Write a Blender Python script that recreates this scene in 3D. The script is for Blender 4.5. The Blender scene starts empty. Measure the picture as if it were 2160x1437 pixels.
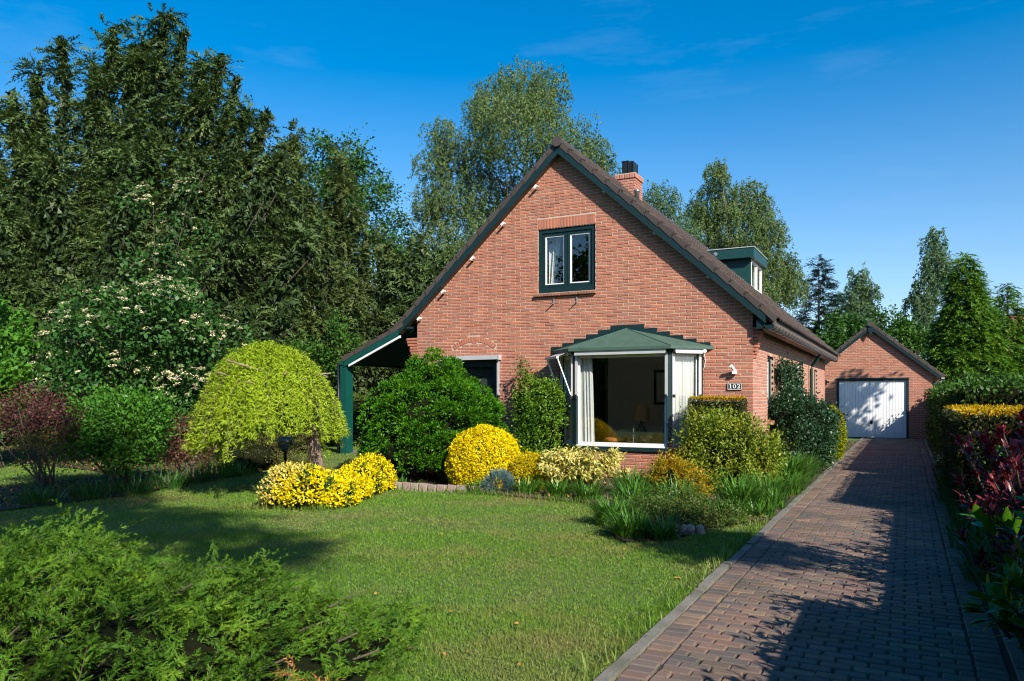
import bpy, math, random
import numpy as np
from mathutils import Vector, Matrix

rng = np.random.default_rng(102)
random.seed(102)
SC = bpy.context.scene
COL = SC.collection
R = math.radians

# ------------------------------------------------------------------ camera
cd = bpy.data.cameras.new('camera')
cam = bpy.data.objects.new('camera', cd)
COL.objects.link(cam)
cam.location = (0.0, 0.0, 1.5)
cam.rotation_euler = (R(90), 0, R(27.284))
cd.sensor_width = 36.0
cd.lens = 26.917
cd.shift_y = 0.0553
cd.clip_start = 0.05
cd.clip_end = 2000
SC.camera = cam

# ------------------------------------------------------------------ world, sun, exposure
SUN = Vector((1.4, -1.0, 1.15)).normalized()
elev = math.asin(SUN.z)
azim = math.atan2(SUN.x, SUN.y)
W = bpy.data.worlds.new('World')
SC.world = W
W.use_nodes = True
nt = W.node_tree
bg = nt.nodes['Background']
sky = nt.nodes.new('ShaderNodeTexSky')
sky.sky_type = 'NISHITA'
sky.sun_disc = False
sky.sun_elevation = elev
sky.sun_rotation = azim
sky.altitude = 200
sky.air_density = 1.0
sky.dust_density = 0.8
sky.ozone_density = 3.0
hs = nt.nodes.new('ShaderNodeHueSaturation')
hs.inputs['Saturation'].default_value = 1.36
hs.inputs['Hue'].default_value = 0.488
nt.links.new(sky.outputs[0], hs.inputs['Color'])
tc0 = nt.nodes.new('ShaderNodeTexCoord')
sx = nt.nodes.new('ShaderNodeSeparateXYZ')
nt.links.new(tc0.outputs['Generated'], sx.inputs[0])
sr = nt.nodes.new('ShaderNodeMapRange')          # the blue deepens with height above the horizon
sr.inputs['From Min'].default_value = 0.05
sr.inputs['From Max'].default_value = 0.42
sr.inputs['To Min'].default_value = 0.98
sr.inputs['To Max'].default_value = 1.52
nt.links.new(sx.outputs['Z'], sr.inputs['Value'])
nt.links.new(sr.outputs[0], hs.inputs['Saturation'])
# thin high cirrus streaks
tc = nt.nodes.new('ShaderNodeTexCoord')
mp = nt.nodes.new('ShaderNodeMapping')
mp.inputs['Rotation'].default_value = (0.1, 0.12, 0.5)
mp.inputs['Scale'].default_value = (2.0, 3.2, 11.0)
mp.inputs['Location'].default_value = (0.0, 0.0, 0.62)
nz = nt.nodes.new('ShaderNodeTexNoise')
nz.inputs['Scale'].default_value = 1.7
nz.inputs['Detail'].default_value = 7
nz.inputs['Roughness'].default_value = 0.62
cr = nt.nodes.new('ShaderNodeValToRGB')
cr.color_ramp.elements[0].position = 0.58
cr.color_ramp.elements[0].color = (0, 0, 0, 1)
cr.color_ramp.elements[1].position = 0.95
cr.color_ramp.elements[1].color = (0.065, 0.065, 0.065, 1)
mx = nt.nodes.new('ShaderNodeMix')
mx.data_type = 'RGBA'
nt.links.new(tc.outputs['Generated'], mp.inputs[0])
nt.links.new(mp.outputs[0], nz.inputs['Vector'])
nt.links.new(nz.outputs['Fac'], cr.inputs[0])
nt.links.new(cr.outputs[0], mx.inputs['Factor'])
tint = nt.nodes.new('ShaderNodeMix')
tint.data_type = 'RGBA'
tint.blend_type = 'MULTIPLY'
tint.inputs['Factor'].default_value = 1.0
tint.inputs['B'].default_value = (0.92, 0.97, 1.10, 1)
nt.links.new(hs.outputs[0], tint.inputs['A'])
nt.links.new(tint.outputs['Result'], mx.inputs['A'])
mx.inputs['B'].default_value = (7.5, 8.0, 8.6, 1)
nt.links.new(mx.outputs['Result'], bg.inputs['Color'])
bg.inputs['Strength'].default_value = 0.10

sl = bpy.data.lights.new('sun', 'SUN')
sl.energy = 5.0
sl.angle = R(0.53)
sl.color = (1.0, 0.93, 0.82)
so = bpy.data.objects.new('sun', sl)
COL.objects.link(so)
so.rotation_euler = (-SUN).to_track_quat('-Z', 'Y').to_euler()
so.location = (20, -14, 16)

SC.view_settings.view_transform = 'Standard'
SC.view_settings.look = 'None'
SC.view_settings.exposure = 0.75
SC.view_settings.gamma = 1.0
SC.view_settings.use_curve_mapping = False
SC.render.engine = 'CYCLES'
SC.cycles.use_denoising = True
SC.cycles.filter_width = 1.1
SC.cycles.max_bounces = 8
SC.cycles.transparent_max_bounces = 12
SC.cycles.caustics_reflective = False
SC.cycles.caustics_refractive = False

# ------------------------------------------------------------------ materials
def lin(h):
    h = h.lstrip('#')
    v = [int(h[i:i + 2], 16) / 255 for i in (0, 2, 4)]
    return tuple((x / 12.92 if x <= 0.04045 else ((x + 0.055) / 1.055) ** 2.4) for x in v)

def rgba(c):
    return (c[0], c[1], c[2], 1)

def ramp(nt, cols):
    n = nt.nodes.new('ShaderNodeValToRGB')
    e = n.color_ramp.elements
    e[0].position = 0
    e[0].color = rgba(cols[0])
    e[1].position = 1
    e[1].color = rgba(cols[-1])
    for i, c in enumerate(cols[1:-1], 1):
        k = e.new(i / (len(cols) - 1))
        k.color = rgba(c)
    return n

def newmat(name):
    m = bpy.data.materials.new(name)
    m.use_nodes = True
    nt = m.node_tree
    return m, nt, nt.nodes['Principled BSDF'], nt.nodes['Material Output']

def noise(nt, scale, detail=4, rough=0.55, coord='Object'):
    t = nt.nodes.new('ShaderNodeTexCoord')
    n = nt.nodes.new('ShaderNodeTexNoise')
    n.inputs['Scale'].default_value = scale
    n.inputs['Detail'].default_value = detail
    n.inputs['Roughness'].default_value = rough
    nt.links.new(t.outputs[coord], n.inputs['Vector'])
    return n

def mixc(nt, fac, a, b, mode='MIX'):
    n = nt.nodes.new('ShaderNodeMix')
    n.data_type = 'RGBA'
    n.blend_type = mode
    for s, v in (('Factor', fac), ('A', a), ('B', b)):
        if hasattr(v, 'is_output'):
            nt.links.new(v, n.inputs[s])
        elif s == 'Factor':
            n.inputs[s].default_value = v
        else:
            n.inputs[s].default_value = rgba(v)
    return n.outputs['Result']

def bump(nt, bsdf, h, strength=0.4, dist=0.01):
    b = nt.nodes.new('ShaderNodeBump')
    b.inputs['Strength'].default_value = strength
    b.inputs['Distance'].default_value = dist
    nt.links.new(h, b.inputs['Height'])
    nt.links.new(b.outputs[0], bsdf.inputs['Normal'])

def paint(name, col, rough=0.4, var=0.12, scale=6, metal=0.0, bstr=0.08, spec=0.4):
    m, nt, b, o = newmat(name)
    n = noise(nt, scale, 6, 0.65)
    c = mixc(nt, n.outputs['Fac'], tuple(x * (1 - var) for x in col), tuple(min(1, x * (1 + var)) for x in col))
    nt.links.new(c, b.inputs['Base Color'])
    n2 = noise(nt, scale * 14, 3)
    mr = nt.nodes.new('ShaderNodeMapRange')
    mr.inputs['To Min'].default_value = rough - 0.08
    mr.inputs['To Max'].default_value = rough + 0.12
    nt.links.new(n.outputs['Fac'], mr.inputs['Value'])
    nt.links.new(mr.outputs[0], b.inputs['Roughness'])
    b.inputs['Metallic'].default_value = metal
    b.inputs['Specular IOR Level'].default_value = spec
    bump(nt, b, n2.outputs['Fac'], bstr, 0.004)
    return m

def pieces(name, cols, per='island', rough=0.8, grain=60, gvar=0.25, bstr=0.5, stain=None, spec=0.25, bdist=0.004):
    """separately coloured pieces (bricks, pavers, tiles): a ramp over one random number per piece"""
    m, nt, b, o = newmat(name)
    if per == 'object':
        r = nt.nodes.new('ShaderNodeObjectInfo').outputs['Random']
    else:
        r = nt.nodes.new('ShaderNodeNewGeometry').outputs['Random Per Island']
    rp = ramp(nt, cols)
    nt.links.new(r, rp.inputs[0])
    n = noise(nt, grain, 5, 0.7)
    mr = nt.nodes.new('ShaderNodeMapRange')
    mr.inputs['From Min'].default_value = 0.25
    mr.inputs['From Max'].default_value = 0.75
    mr.inputs['To Min'].default_value = 1 - gvar
    mr.inputs['To Max'].default_value = 1 + gvar
    nt.links.new(n.outputs['Fac'], mr.inputs['Value'])
    hsv = nt.nodes.new('ShaderNodeHueSaturation')
    nt.links.new(rp.outputs[0], hsv.inputs['Color'])
    nt.links.new(mr.outputs[0], hsv.inputs['Value'])
    c = hsv.outputs[0]
    if stain:
        sc, col, lo, hi = stain
        g = nt.nodes.new('ShaderNodeNewGeometry')
        n3 = nt.nodes.new('ShaderNodeTexNoise')
        n3.inputs['Scale'].default_value = sc
        n3.inputs['Detail'].default_value = 6
        n3.inputs['Roughness'].default_value = 0.65
        mpp = nt.nodes.new('ShaderNodeMapping')
        mpp.inputs['Scale'].default_value = (1.6, 1.6, .35) if name.startswith('brick') else (1, 1, 1)
        nt.links.new(g.outputs['Position'], mpp.inputs[0])
        nt.links.new(mpp.outputs[0], n3.inputs['Vector'])
        m3 = nt.nodes.new('ShaderNodeMapRange')
        m3.inputs['From Min'].default_value = lo
        m3.inputs['From Max'].default_value = hi
        m3.inputs['To Max'].default_value = 0.75
        nt.links.new(n3.outputs['Fac'], m3.inputs['Value'])
        c = mixc(nt, m3.outputs[0], c, col)
    nt.links.new(c, b.inputs['Base Color'])
    b.inputs['Roughness'].default_value = rough
    b.inputs['Specular IOR Level'].default_value = spec
    bump(nt, b, n.outputs['Fac'], bstr, bdist)
    return m

def leaf(name, cols, trans=0.3, rough=0.45, spec=0.35, patch=0.6, pscale=1.3, tcol=None):
    """foliage: one colour per leaf, drifting slowly through the plant, thin enough to let light through"""
    m, nt, b, o = newmat(name)
    g = nt.nodes.new('ShaderNodeNewGeometry')
    n = noise(nt, pscale, 3, 0.6)
    mr = nt.nodes.new('ShaderNodeMapRange')
    mr.inputs['From Min'].default_value = 0.3
    mr.inputs['From Max'].default_value = 0.7
    nt.links.new(n.outputs['Fac'], mr.inputs['Value'])
    mm = nt.nodes.new('ShaderNodeMix')
    mm.inputs['Factor'].default_value = patch
    nt.links.new(g.outputs['Random Per Island'], mm.inputs['A'])
    nt.links.new(mr.outputs[0], mm.inputs['B'])
    rp = ramp(nt, cols)
    nt.links.new(mm.outputs['Result'], rp.inputs[0])
    b.inputs['Roughness'].default_value = rough
    b.inputs['Specular IOR Level'].default_value = spec * .6
    hv = nt.nodes.new('ShaderNodeHueSaturation')
    hv.inputs['Saturation'].default_value = 1.05
    nt.links.new(rp.outputs[0], hv.inputs['Color'])
    nt.links.new(hv.outputs[0], b.inputs['Base Color'])
    t = nt.nodes.new('ShaderNodeBsdfTranslucent')
    tcl = mixc(nt, 1.0, hv.outputs[0], tcol or (1.0, 1.0, 0.45), 'MULTIPLY')
    nt.links.new(tcl, t.inputs['Color'])
    ms = nt.nodes.new('ShaderNodeMixShader')
    ms.inputs[0].default_value = trans
    nt.links.new(b.outputs[0], ms.inputs[1])
    nt.links.new(t.outputs[0], ms.inputs[2])
    nt.links.new(ms.outputs[0], o.inputs['Surface'])
    return m

def bark(name, a, b_, scale=9):
    m, nt, b, o = newmat(name)
    t = nt.nodes.new('ShaderNodeTexCoord')
    mp = nt.nodes.new('ShaderNodeMapping')
    mp.inputs['Scale'].default_value = (1, 1, 0.18)
    n = nt.nodes.new('ShaderNodeTexNoise')
    n.inputs['Scale'].default_value = scale
    n.inputs['Detail'].default_value = 8
    n.inputs['Roughness'].default_value = 0.7
    nt.links.new(t.outputs['Object'], mp.inputs[0])
    nt.links.new(mp.outputs[0], n.inputs['Vector'])
    rp = ramp(nt, [a, a, b_, b_])
    nt.links.new(n.outputs['Fac'], rp.inputs[0])
    nt.links.new(rp.outputs[0], b.inputs['Base Color'])
    b.inputs['Roughness'].default_value = 0.9
    bump(nt, b, n.outputs['Fac'], 0.9, 0.02)
    return m

def soil(name, a, b_, c_, scale=9, bstr=0.9):
    m, nt, b, o = newmat(name)
    n = noise(nt, scale, 8, 0.7)
    n2 = noise(nt, scale * 0.12, 4, 0.6)
    c = mixc(nt, n.outputs['Fac'], a, b_)
    mr = nt.nodes.new('ShaderNodeMapRange')
    mr.inputs['From Min'].default_value = 0.42
    mr.inputs['From Max'].default_value = 0.62
    nt.links.new(n2.outputs['Fac'], mr.inputs['Value'])
    c = mixc(nt, mr.outputs[0], c, c_)
    nt.links.new(c, b.inputs['Base Color'])
    b.inputs['Roughness'].default_value = 0.95
    bump(nt, b, n.outputs['Fac'], bstr, 0.03)
    return m

def glassmat(name, tint=(0.95, 0.97, 0.96), f0=0.10):
    m, nt, b, o = newmat(name)
    nt.nodes.remove(b)
    tr = nt.nodes.new('ShaderNodeBsdfTransparent')
    tr.inputs[0].default_value = rgba(tint)
    gl = nt.nodes.new('ShaderNodeBsdfGlossy')
    gl.inputs['Roughness'].default_value = 0.0
    lw_ = nt.nodes.new('ShaderNodeLayerWeight')
    lw_.inputs['Blend'].default_value = 0.5
    pw = nt.nodes.new('ShaderNodeMath')
    pw.operation = 'POWER'
    pw.inputs[1].default_value = 4.0
    nt.links.new(lw_.outputs['Facing'], pw.inputs[0])
    fr = nt.nodes.new('ShaderNodeMapRange')
    fr.inputs['To Min'].default_value = f0
    nt.links.new(pw.outputs[0], fr.inputs['Value'])
    ms = nt.nodes.new('ShaderNodeMixShader')
    nt.links.new(fr.outputs[0], ms.inputs[0])
    nt.links.new(tr.outputs[0], ms.inputs[1])
    nt.links.new(gl.outputs[0], ms.inputs[2])
    nt.links.new(ms.outputs[0], o.inputs['Surface'])
    return m

def cloth(name, col, trans=0.35):
    m, nt, b, o = newmat(name)
    b.inputs['Base Color'].default_value = rgba(col)
    b.inputs['Roughness'].default_value = 0.9
    n = noise(nt, 300, 2)
    bump(nt, b, n.outputs['Fac'], 0.1, 0.001)
    t = nt.nodes.new('ShaderNodeBsdfTranslucent')
    t.inputs[0].default_value = rgba(col)
    ms = nt.nodes.new('ShaderNodeMixShader')
    ms.inputs[0].default_value = trans
    nt.links.new(b.outputs[0], ms.inputs[1])
    nt.links.new(t.outputs[0], ms.inputs[2])
    nt.links.new(ms.outputs[0], o.inputs['Surface'])
    return m

BRICKC = [(.32, .122, .080), (.38, .142, .088), (.42, .156, .095), (.36, .136, .088), (.43, .162, .097), (.39, .147, .090), (.33, .128, .085), (.47, .172, .096)]
SIDEC = [(.40, .18, .125), (.46, .21, .15), (.36, .155, .11), (.50, .22, .15)]
PAVEC = [(.165, .105, .082), (.110, .092, .083), (.205, .120, .084), (.095, .085, .080), (.172, .110, .088), (.215, .150, .100), (.132, .105, .092), (.188, .110, .083)]
TILEC = [(.040, .030, .027), (.060, .043, .037), (.050, .038, .034), (.078, .052, .042), (.056, .044, .040)]
M = {}
BST = (1.1, (.25, .125, .085), .52, .85)
M['brick'] = pieces('brick', BRICKC, 'object', grain=45, stain=BST)
M['brickj'] = pieces('brickwork', BRICKC, 'island', grain=45, stain=BST)
M['sidebrick'] = pieces('side_brickwork', SIDEC, 'island', grain=45)
M['mortar'] = soil('mortar', (.42, .335, .25), (.52, .42, .315), (.46, .37, .28), 40, 0.3)
M['paver'] = pieces('paver', PAVEC, 'object', grain=160, gvar=0.5, bstr=0.7, stain=(1.3, (.060, .060, .042), .47, .72))
M['paverj'] = pieces('paving', PAVEC, 'island', grain=160, gvar=0.5, bstr=0.7, stain=(1.3, (.060, .060, .042), .47, .72))
M['joint'] = soil('paving_joint', (.030, .026, .018), (.055, .048, .030), (.035, .050, .016), 25)
M['kerb'] = pieces('concrete_kerb', [(.15, .14, .12), (.20, .185, .155), (.175, .165, .14)], 'object', grain=50, gvar=.35, stain=(3.0, (.085, .085, .055), .42, .68))
M['tile'] = pieces('roof_tile', TILEC, 'object', rough=.62, grain=35, gvar=.35, stain=(2.5, (.13, .085, .06), .58, .8))
M['tilej'] = pieces('roof_tiles', TILEC, 'island', rough=.62, grain=35, gvar=.35, stain=(2.5, (.13, .085, .06), .58, .8))
M['verge'] = pieces('verge_tile', [(.055, .044, .040), (.075, .058, .050), (.064, .052, .048)], 'object', rough=.6, grain=25, gvar=.3)
M['green'] = paint('dark_green_paint', (.006, .024, .026), .42, .18, 5)
M['dormergreen'] = paint('dormer_green', (.007, .046, .044), .42, .18, 5)
M['porchgreen'] = paint('porch_green_paint', (.004, .060, .047), .4, .15, 5)
M['baygreen'] = paint('bay_roof_green', (.048, .095, .070), .66, .40, 5.5, bstr=.2)
M['white'] = paint('white_paint', (.78, .77, .74), .45, .05, 4)
M['doorwhite'] = paint('door_white', (.74, .75, .76), .42, .04, 2)
M['alu'] = paint('aluminium', (.55, .55, .54), .45, .08, 6, .35)
M['gutter'] = paint('zinc_gutter', (.34, .35, .36), .30, .25, 7, .85)
M['soffit'] = paint('brown_soffit', (.115, .085, .065), .6, .3, 12)
M['dark'] = paint('black_metal', (.012, .013, .015), .35, .2, 8)
M['galv'] = paint('galvanised_steel', (.30, .31, .32), .5, .25, 30, .5)
M['room'] = paint('room_wall', (.82, .80, .76), .8, .04, 2)
M['roomdark'] = paint('room_dark', (.20, .165, .13), .8, .1, 2)
M['wood'] = paint('brown_wood', (.10, .055, .03), .5, .3, 12)
M['sillstone'] = pieces('sill_brick', [(.22, .10, .07), (.30, .14, .09), (.26, .13, .085)], 'object', grain=40)
M['shade'] = cloth('lamp_shade', (.42, .25, .12))
M['curtain'] = cloth('curtain', (.90, .89, .86), .25)
M['orange'] = paint('orange_fabric', (.45, .14, .03), .8, .2, 20)
M['navy'] = paint('navy_fabric', (.02, .025, .05), .8, .3, 20)
M['glass'] = glassmat('window_glass')
M['smoked'] = glassmat('smoked_globe', (.35, .40, .45))
M['soil'] = soil('bed_soil', (.030, .021, .014), (.070, .050, .034), (.05, .037, .025), 14)
M['ground'] = soil('lawn_ground', (.050, .10, .014), (.075, .13, .020), (.10, .12, .030), 5, .3)
M['stone'] = pieces('edge_stone', [(.26, .19, .165), (.34, .25, .21), (.22, .17, .15), (.30, .24, .2)], 'object', grain=30, gvar=.35)
M['barkbrown'] = bark('bark_brown', (.075, .055, .042), (.20, .15, .115))
M['barkyew'] = bark('bark_yew', (.022, .016, .012), (.065, .045, .033))
M['backing'] = cloth('window_backing', (.075, .085, .08), .2)
M['barklarch'] = bark('bark_larch', (.10, .065, .05), (.36, .26, .20), 14)
M['barkbirch'] = bark('bark_birch', (.05, .045, .04), (.22, .20, .18), 6)
M['twig'] = bark('twig', (.05, .036, .025), (.12, .09, .065), 20)
M['core'] = soil('shade_core', (.008, .012, .005), (.016, .021, .009), (.012, .014, .007), 12)  # solid dark core; shade between the leaves put into its colour
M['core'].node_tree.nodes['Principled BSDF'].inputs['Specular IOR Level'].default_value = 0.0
L_ = lambda *a, **k: leaf(*a, **k)
M['yew'] = L_('yew_leaf', [(.034, .068, .024), (.062, .105, .034), (.095, .140, .044), (.135, .175, .055)], .12, .5, .3, .6, .9)
M['yewshade'] = L_('yew_shaded_leaf', [(.020, .040, .014), (.034, .058, .02), (.05, .078, .026)], .12)  # darker copy of the yew leaf, interior shade put into the colour
M['yew2'] = L_('yew_leaf_olive', [(.044, .074, .026), (.078, .115, .036), (.115, .150, .046), (.150, .180, .056)], .15, .5, .3, .6, .8)
M['oak'] = L_('oak_leaf', [(.028, .078, .020), (.048, .12, .026), (.078, .16, .034)], .3)
M['birch'] = L_('birch_leaf', [(.055, .100, .036), (.09, .146, .050), (.132, .186, .062), (.172, .216, .074)], .3)
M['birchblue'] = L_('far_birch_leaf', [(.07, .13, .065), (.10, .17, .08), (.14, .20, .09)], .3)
M['spruce'] = L_('spruce_needle', [(.012, .028, .020), (.022, .045, .030), (.04, .065, .035)], .08)
M['cypress'] = L_('cypress_leaf', [(.026, .078, .013), (.055, .14, .018), (.10, .19, .022), (.16, .235, .03)], .2, patch=.5, pscale=2)
M['fresh'] = L_('fresh_green_leaf', [(.040, .125, .020), (.075, .20, .028), (.13, .28, .038)], .3)
M['bush'] = L_('bush_leaf', [(.030, .085, .017), (.056, .135, .024), (.092, .185, .032)], .3)
M['viburnum'] = L_('viburnum_leaf', [(.022, .070, .020), (.042, .11, .026), (.075, .155, .034)], .2)
M['blossom'] = L_('cream_blossom', [(.50, .43, .25), (.64, .57, .36), (.69, .64, .46)], .2, tcol=(1, 1, .9))
M['larch'] = L_('larch_needle', [(.13, .21, .022), (.23, .33, .030), (.33, .43, .042), (.42, .49, .06)], .25, .55, .2, .45, 2.2)
M['fcyp'] = L_('false_cypress_leaf', [(.014, .065, .007), (.034, .12, .010), (.068, .18, .014), (.11, .24, .02)], .15, patch=.5, pscale=5)
M['yellow'] = L_('yellow_leaf', [(.55, .43, .008), (.70, .56, .012), (.78, .65, .03), (.60, .50, .02)], .25, patch=.45, tcol=(1, .9, .2))
M['gold'] = L_('gold_leaf', [(.34, .26, .012), (.50, .39, .02), (.60, .48, .03), (.30, .28, .03)], .25, patch=.3, tcol=(1, .9, .3))
M['cream'] = L_('cream_leaf', [(.55, .42, .06), (.66, .55, .14), (.72, .64, .28)], .25, patch=.3, tcol=(1, .95, .4))
M['euogreen'] = L_('euonymus_green', [(.025, .075, .02), (.05, .12, .03)], .2)
M['blue'] = L_('blue_needle', [(.055, .11, .12), (.09, .16, .16), (.13, .20, .18)], .1)
M['pieris'] = L_('pieris_leaf', [(.36, .32, .05), (.58, .50, .12), (.68, .60, .24), (.20, .22, .04), (.48, .40, .06)], .3, patch=.3)
M['climber'] = L_('climber_leaf', [(.030, .090, .011), (.065, .155, .016), (.13, .23, .025), (.22, .28, .035)], .2, .42, .4)
M['rshrub'] = L_('rounded_shrub_leaf', [(.060, .10, .014), (.13, .19, .022), (.24, .29, .035), (.33, .26, .045)], .25, .42, .4, .4, 3)
M['spirea'] = L_('spirea_leaf', [(.42, .085, .02), (.40, .17, .02), (.38, .30, .03), (.20, .24, .03), (.50, .11, .03)], .3, patch=.5, pscale=5)
M['holly'] = L_('holly_leaf', [(.012, .040, .018), (.022, .062, .024), (.038, .085, .028)], .08, .38, .6)
M['egg'] = L_('egg_conifer_leaf', [(.13, .17, .012), (.23, .26, .016), (.33, .34, .02)], .2)
M['hedge'] = L_('hedge_leaf', [(.026, .072, .013), (.050, .115, .02), (.08, .155, .028)], .2)
M['privet'] = L_('privet_leaf', [(.060, .10, .020), (.10, .15, .03), (.15, .20, .04)], .25)
M['olive'] = L_('olive_shrub_leaf', [(.07, .075, .02), (.10, .10, .028), (.13, .12, .035)], .2)
M['yewhedge'] = L_('yew_hedge_leaf', [(.022, .032, .008), (.040, .050, .012), (.060, .062, .015)], .12)
M['sungoldtip'] = L_('sunlit_gold_tip', [(.26, .17, .012), (.42, .27, .016), (.50, .34, .03)], .25, tcol=(1, .8, .2))  # gold new growth, with the sun on the tops put into the colour
M['barberry'] = L_('barberry_leaf', [(.050, .022, .024), (.085, .032, .032), (.13, .055, .048), (.08, .06, .03)], .2)
M['brownshrub'] = L_('brown_shrub_leaf', [(.10, .045, .035), (.17, .075, .055), (.09, .085, .03), (.21, .10, .075)], .2)
M['photinia'] = L_('photinia_leaf', [(.060, .012, .022), (.12, .020, .032), (.23, .038, .050), (.36, .085, .085)], .25, .28, .6, .3, 2, tcol=(1, .35, .3))
M['laurel'] = L_('laurel_leaf', [(.045, .13, .012), (.085, .20, .018), (.14, .27, .025)], .35, .25, .6)
M['lime'] = L_('lime_leaf', [(.18, .28, .03), (.27, .37, .045), (.34, .42, .065)], .35)
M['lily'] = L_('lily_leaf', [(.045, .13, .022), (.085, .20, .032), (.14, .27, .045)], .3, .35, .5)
M['darklily'] = L_('dark_lily_leaf', [(.026, .080, .018), (.045, .12, .025), (.07, .155, .03)], .25)  # darker copy of the lily leaf, for tufts standing in shade
M['cover'] = L_('cover_leaf', [(.030, .070, .014), (.055, .11, .02), (.09, .15, .03), (.14, .08, .03)], .2, patch=.3)
M['juniper'] = L_('juniper_needle', [(.024, .068, .015), (.054, .128, .019), (.112, .212, .026), (.22, .33, .040)], .28, .55, .15, .6, 4.5)
M['deadspray'] = L_('dead_spray', [(.35, .17, .06), (.45, .24, .09)], .2)
M['grass'] = None

def grassmat():
    m, nt, b, o = newmat('grass_blade')
    g = nt.nodes.new('ShaderNodeNewGeometry')
    rp = ramp(nt, [(.060, .155, .011), (.092, .210, .015), (.135, .255, .021), (.19, .285, .036)])
    nt.links.new(g.outputs['Random Per Island'], rp.inputs[0])
    n = noise(nt, .85, 5, .62)
    mr = nt.nodes.new('ShaderNodeMapRange')
    mr.inputs['From Min'].default_value = .46
    mr.inputs['From Max'].default_value = .73
    nt.links.new(n.outputs['Fac'], mr.inputs['Value'])
    mm = nt.nodes.new('ShaderNodeMath')
    mm.operation = 'MULTIPLY'
    nt.links.new(mr.outputs[0], mm.inputs[0])
    mm.inputs[1].default_value = .85
    n2 = noise(nt, 4.5, 4, .6)
    c0 = mixc(nt, n2.outputs['Fac'], (.75, .8, .7), (1.25, 1.15, 1.2))
    c1 = mixc(nt, 1.0, rp.outputs[0], c0, 'MULTIPLY')
    c = mixc(nt, mm.outputs[0], c1, (.26, .20, .075))
    b.inputs['Roughness'].default_value = .5
    b.inputs['Specular IOR Level'].default_value = .3
    nt.links.new(c, b.inputs['Base Color'])
    t = nt.nodes.new('ShaderNodeBsdfTranslucent')
    nt.links.new(c, t.inputs['Color'])
    ms = nt.nodes.new('ShaderNodeMixShader')
    ms.inputs[0].default_value = .3
    nt.links.new(b.outputs[0], ms.inputs[1])
    nt.links.new(t.outputs[0], ms.inputs[2])
    nt.links.new(ms.outputs[0], o.inputs['Surface'])
    return m
M['grass'] = grassmat()

# ------------------------------------------------------------------ object helpers
def tag(o, label=None, cat=None, group=None, kind=None):
    if label: o['label'] = label
    if cat: o['category'] = cat
    if group: o['group'] = group
    if kind: o['kind'] = kind
    return o

def thing(name, label, cat, loc=(0, 0, 0), group=None):
    o = bpy.data.objects.new(name, None)
    o.empty_display_size = 0.2
    o.location = loc
    COL.objects.link(o)
    return tag(o, label, cat, group)

def wloc(o):
    v = Vector((0, 0, 0))
    while o is not None:
        v += Vector(o.location)
        o = o.parent
    return v

def link(name, me, mats, parent=None, shift=True):
    """one mesh object; its vertices are given in world coordinates"""
    if shift and parent is not None:
        me.transform(Matrix.Translation(-wloc(parent)))
    for m in (mats if isinstance(mats, (list, tuple)) else [mats]):
        me.materials.append(M[m] if isinstance(m, str) else m)
    o = bpy.data.objects.new(name, me)
    COL.objects.link(o)
    if parent is not None:
        o.parent = parent
    return o

def rawmesh(name, co, idx, size, mi=None):
    """mesh from flat numpy arrays; all faces have `size` corners"""
    me = bpy.data.meshes.new(name)
    nv, nf = len(co), len(idx)
    me.vertices.add(nv)
    me.vertices.foreach_set('co', np.ascontiguousarray(co, dtype=np.float32).ravel())
    me.loops.add(nf * size)
    me.loops.foreach_set('vertex_index', np.ascontiguousarray(idx, dtype=np.int32).ravel())
    me.polygons.add(nf)
    me.polygons.foreach_set('loop_start', np.arange(0, nf * size, size, dtype=np.int32))
    if mi is not None:
        me.polygons.foreach_set('material_index', np.ascontiguousarray(mi, dtype=np.int32))
    me.update(calc_edges=True)
    return me

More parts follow.
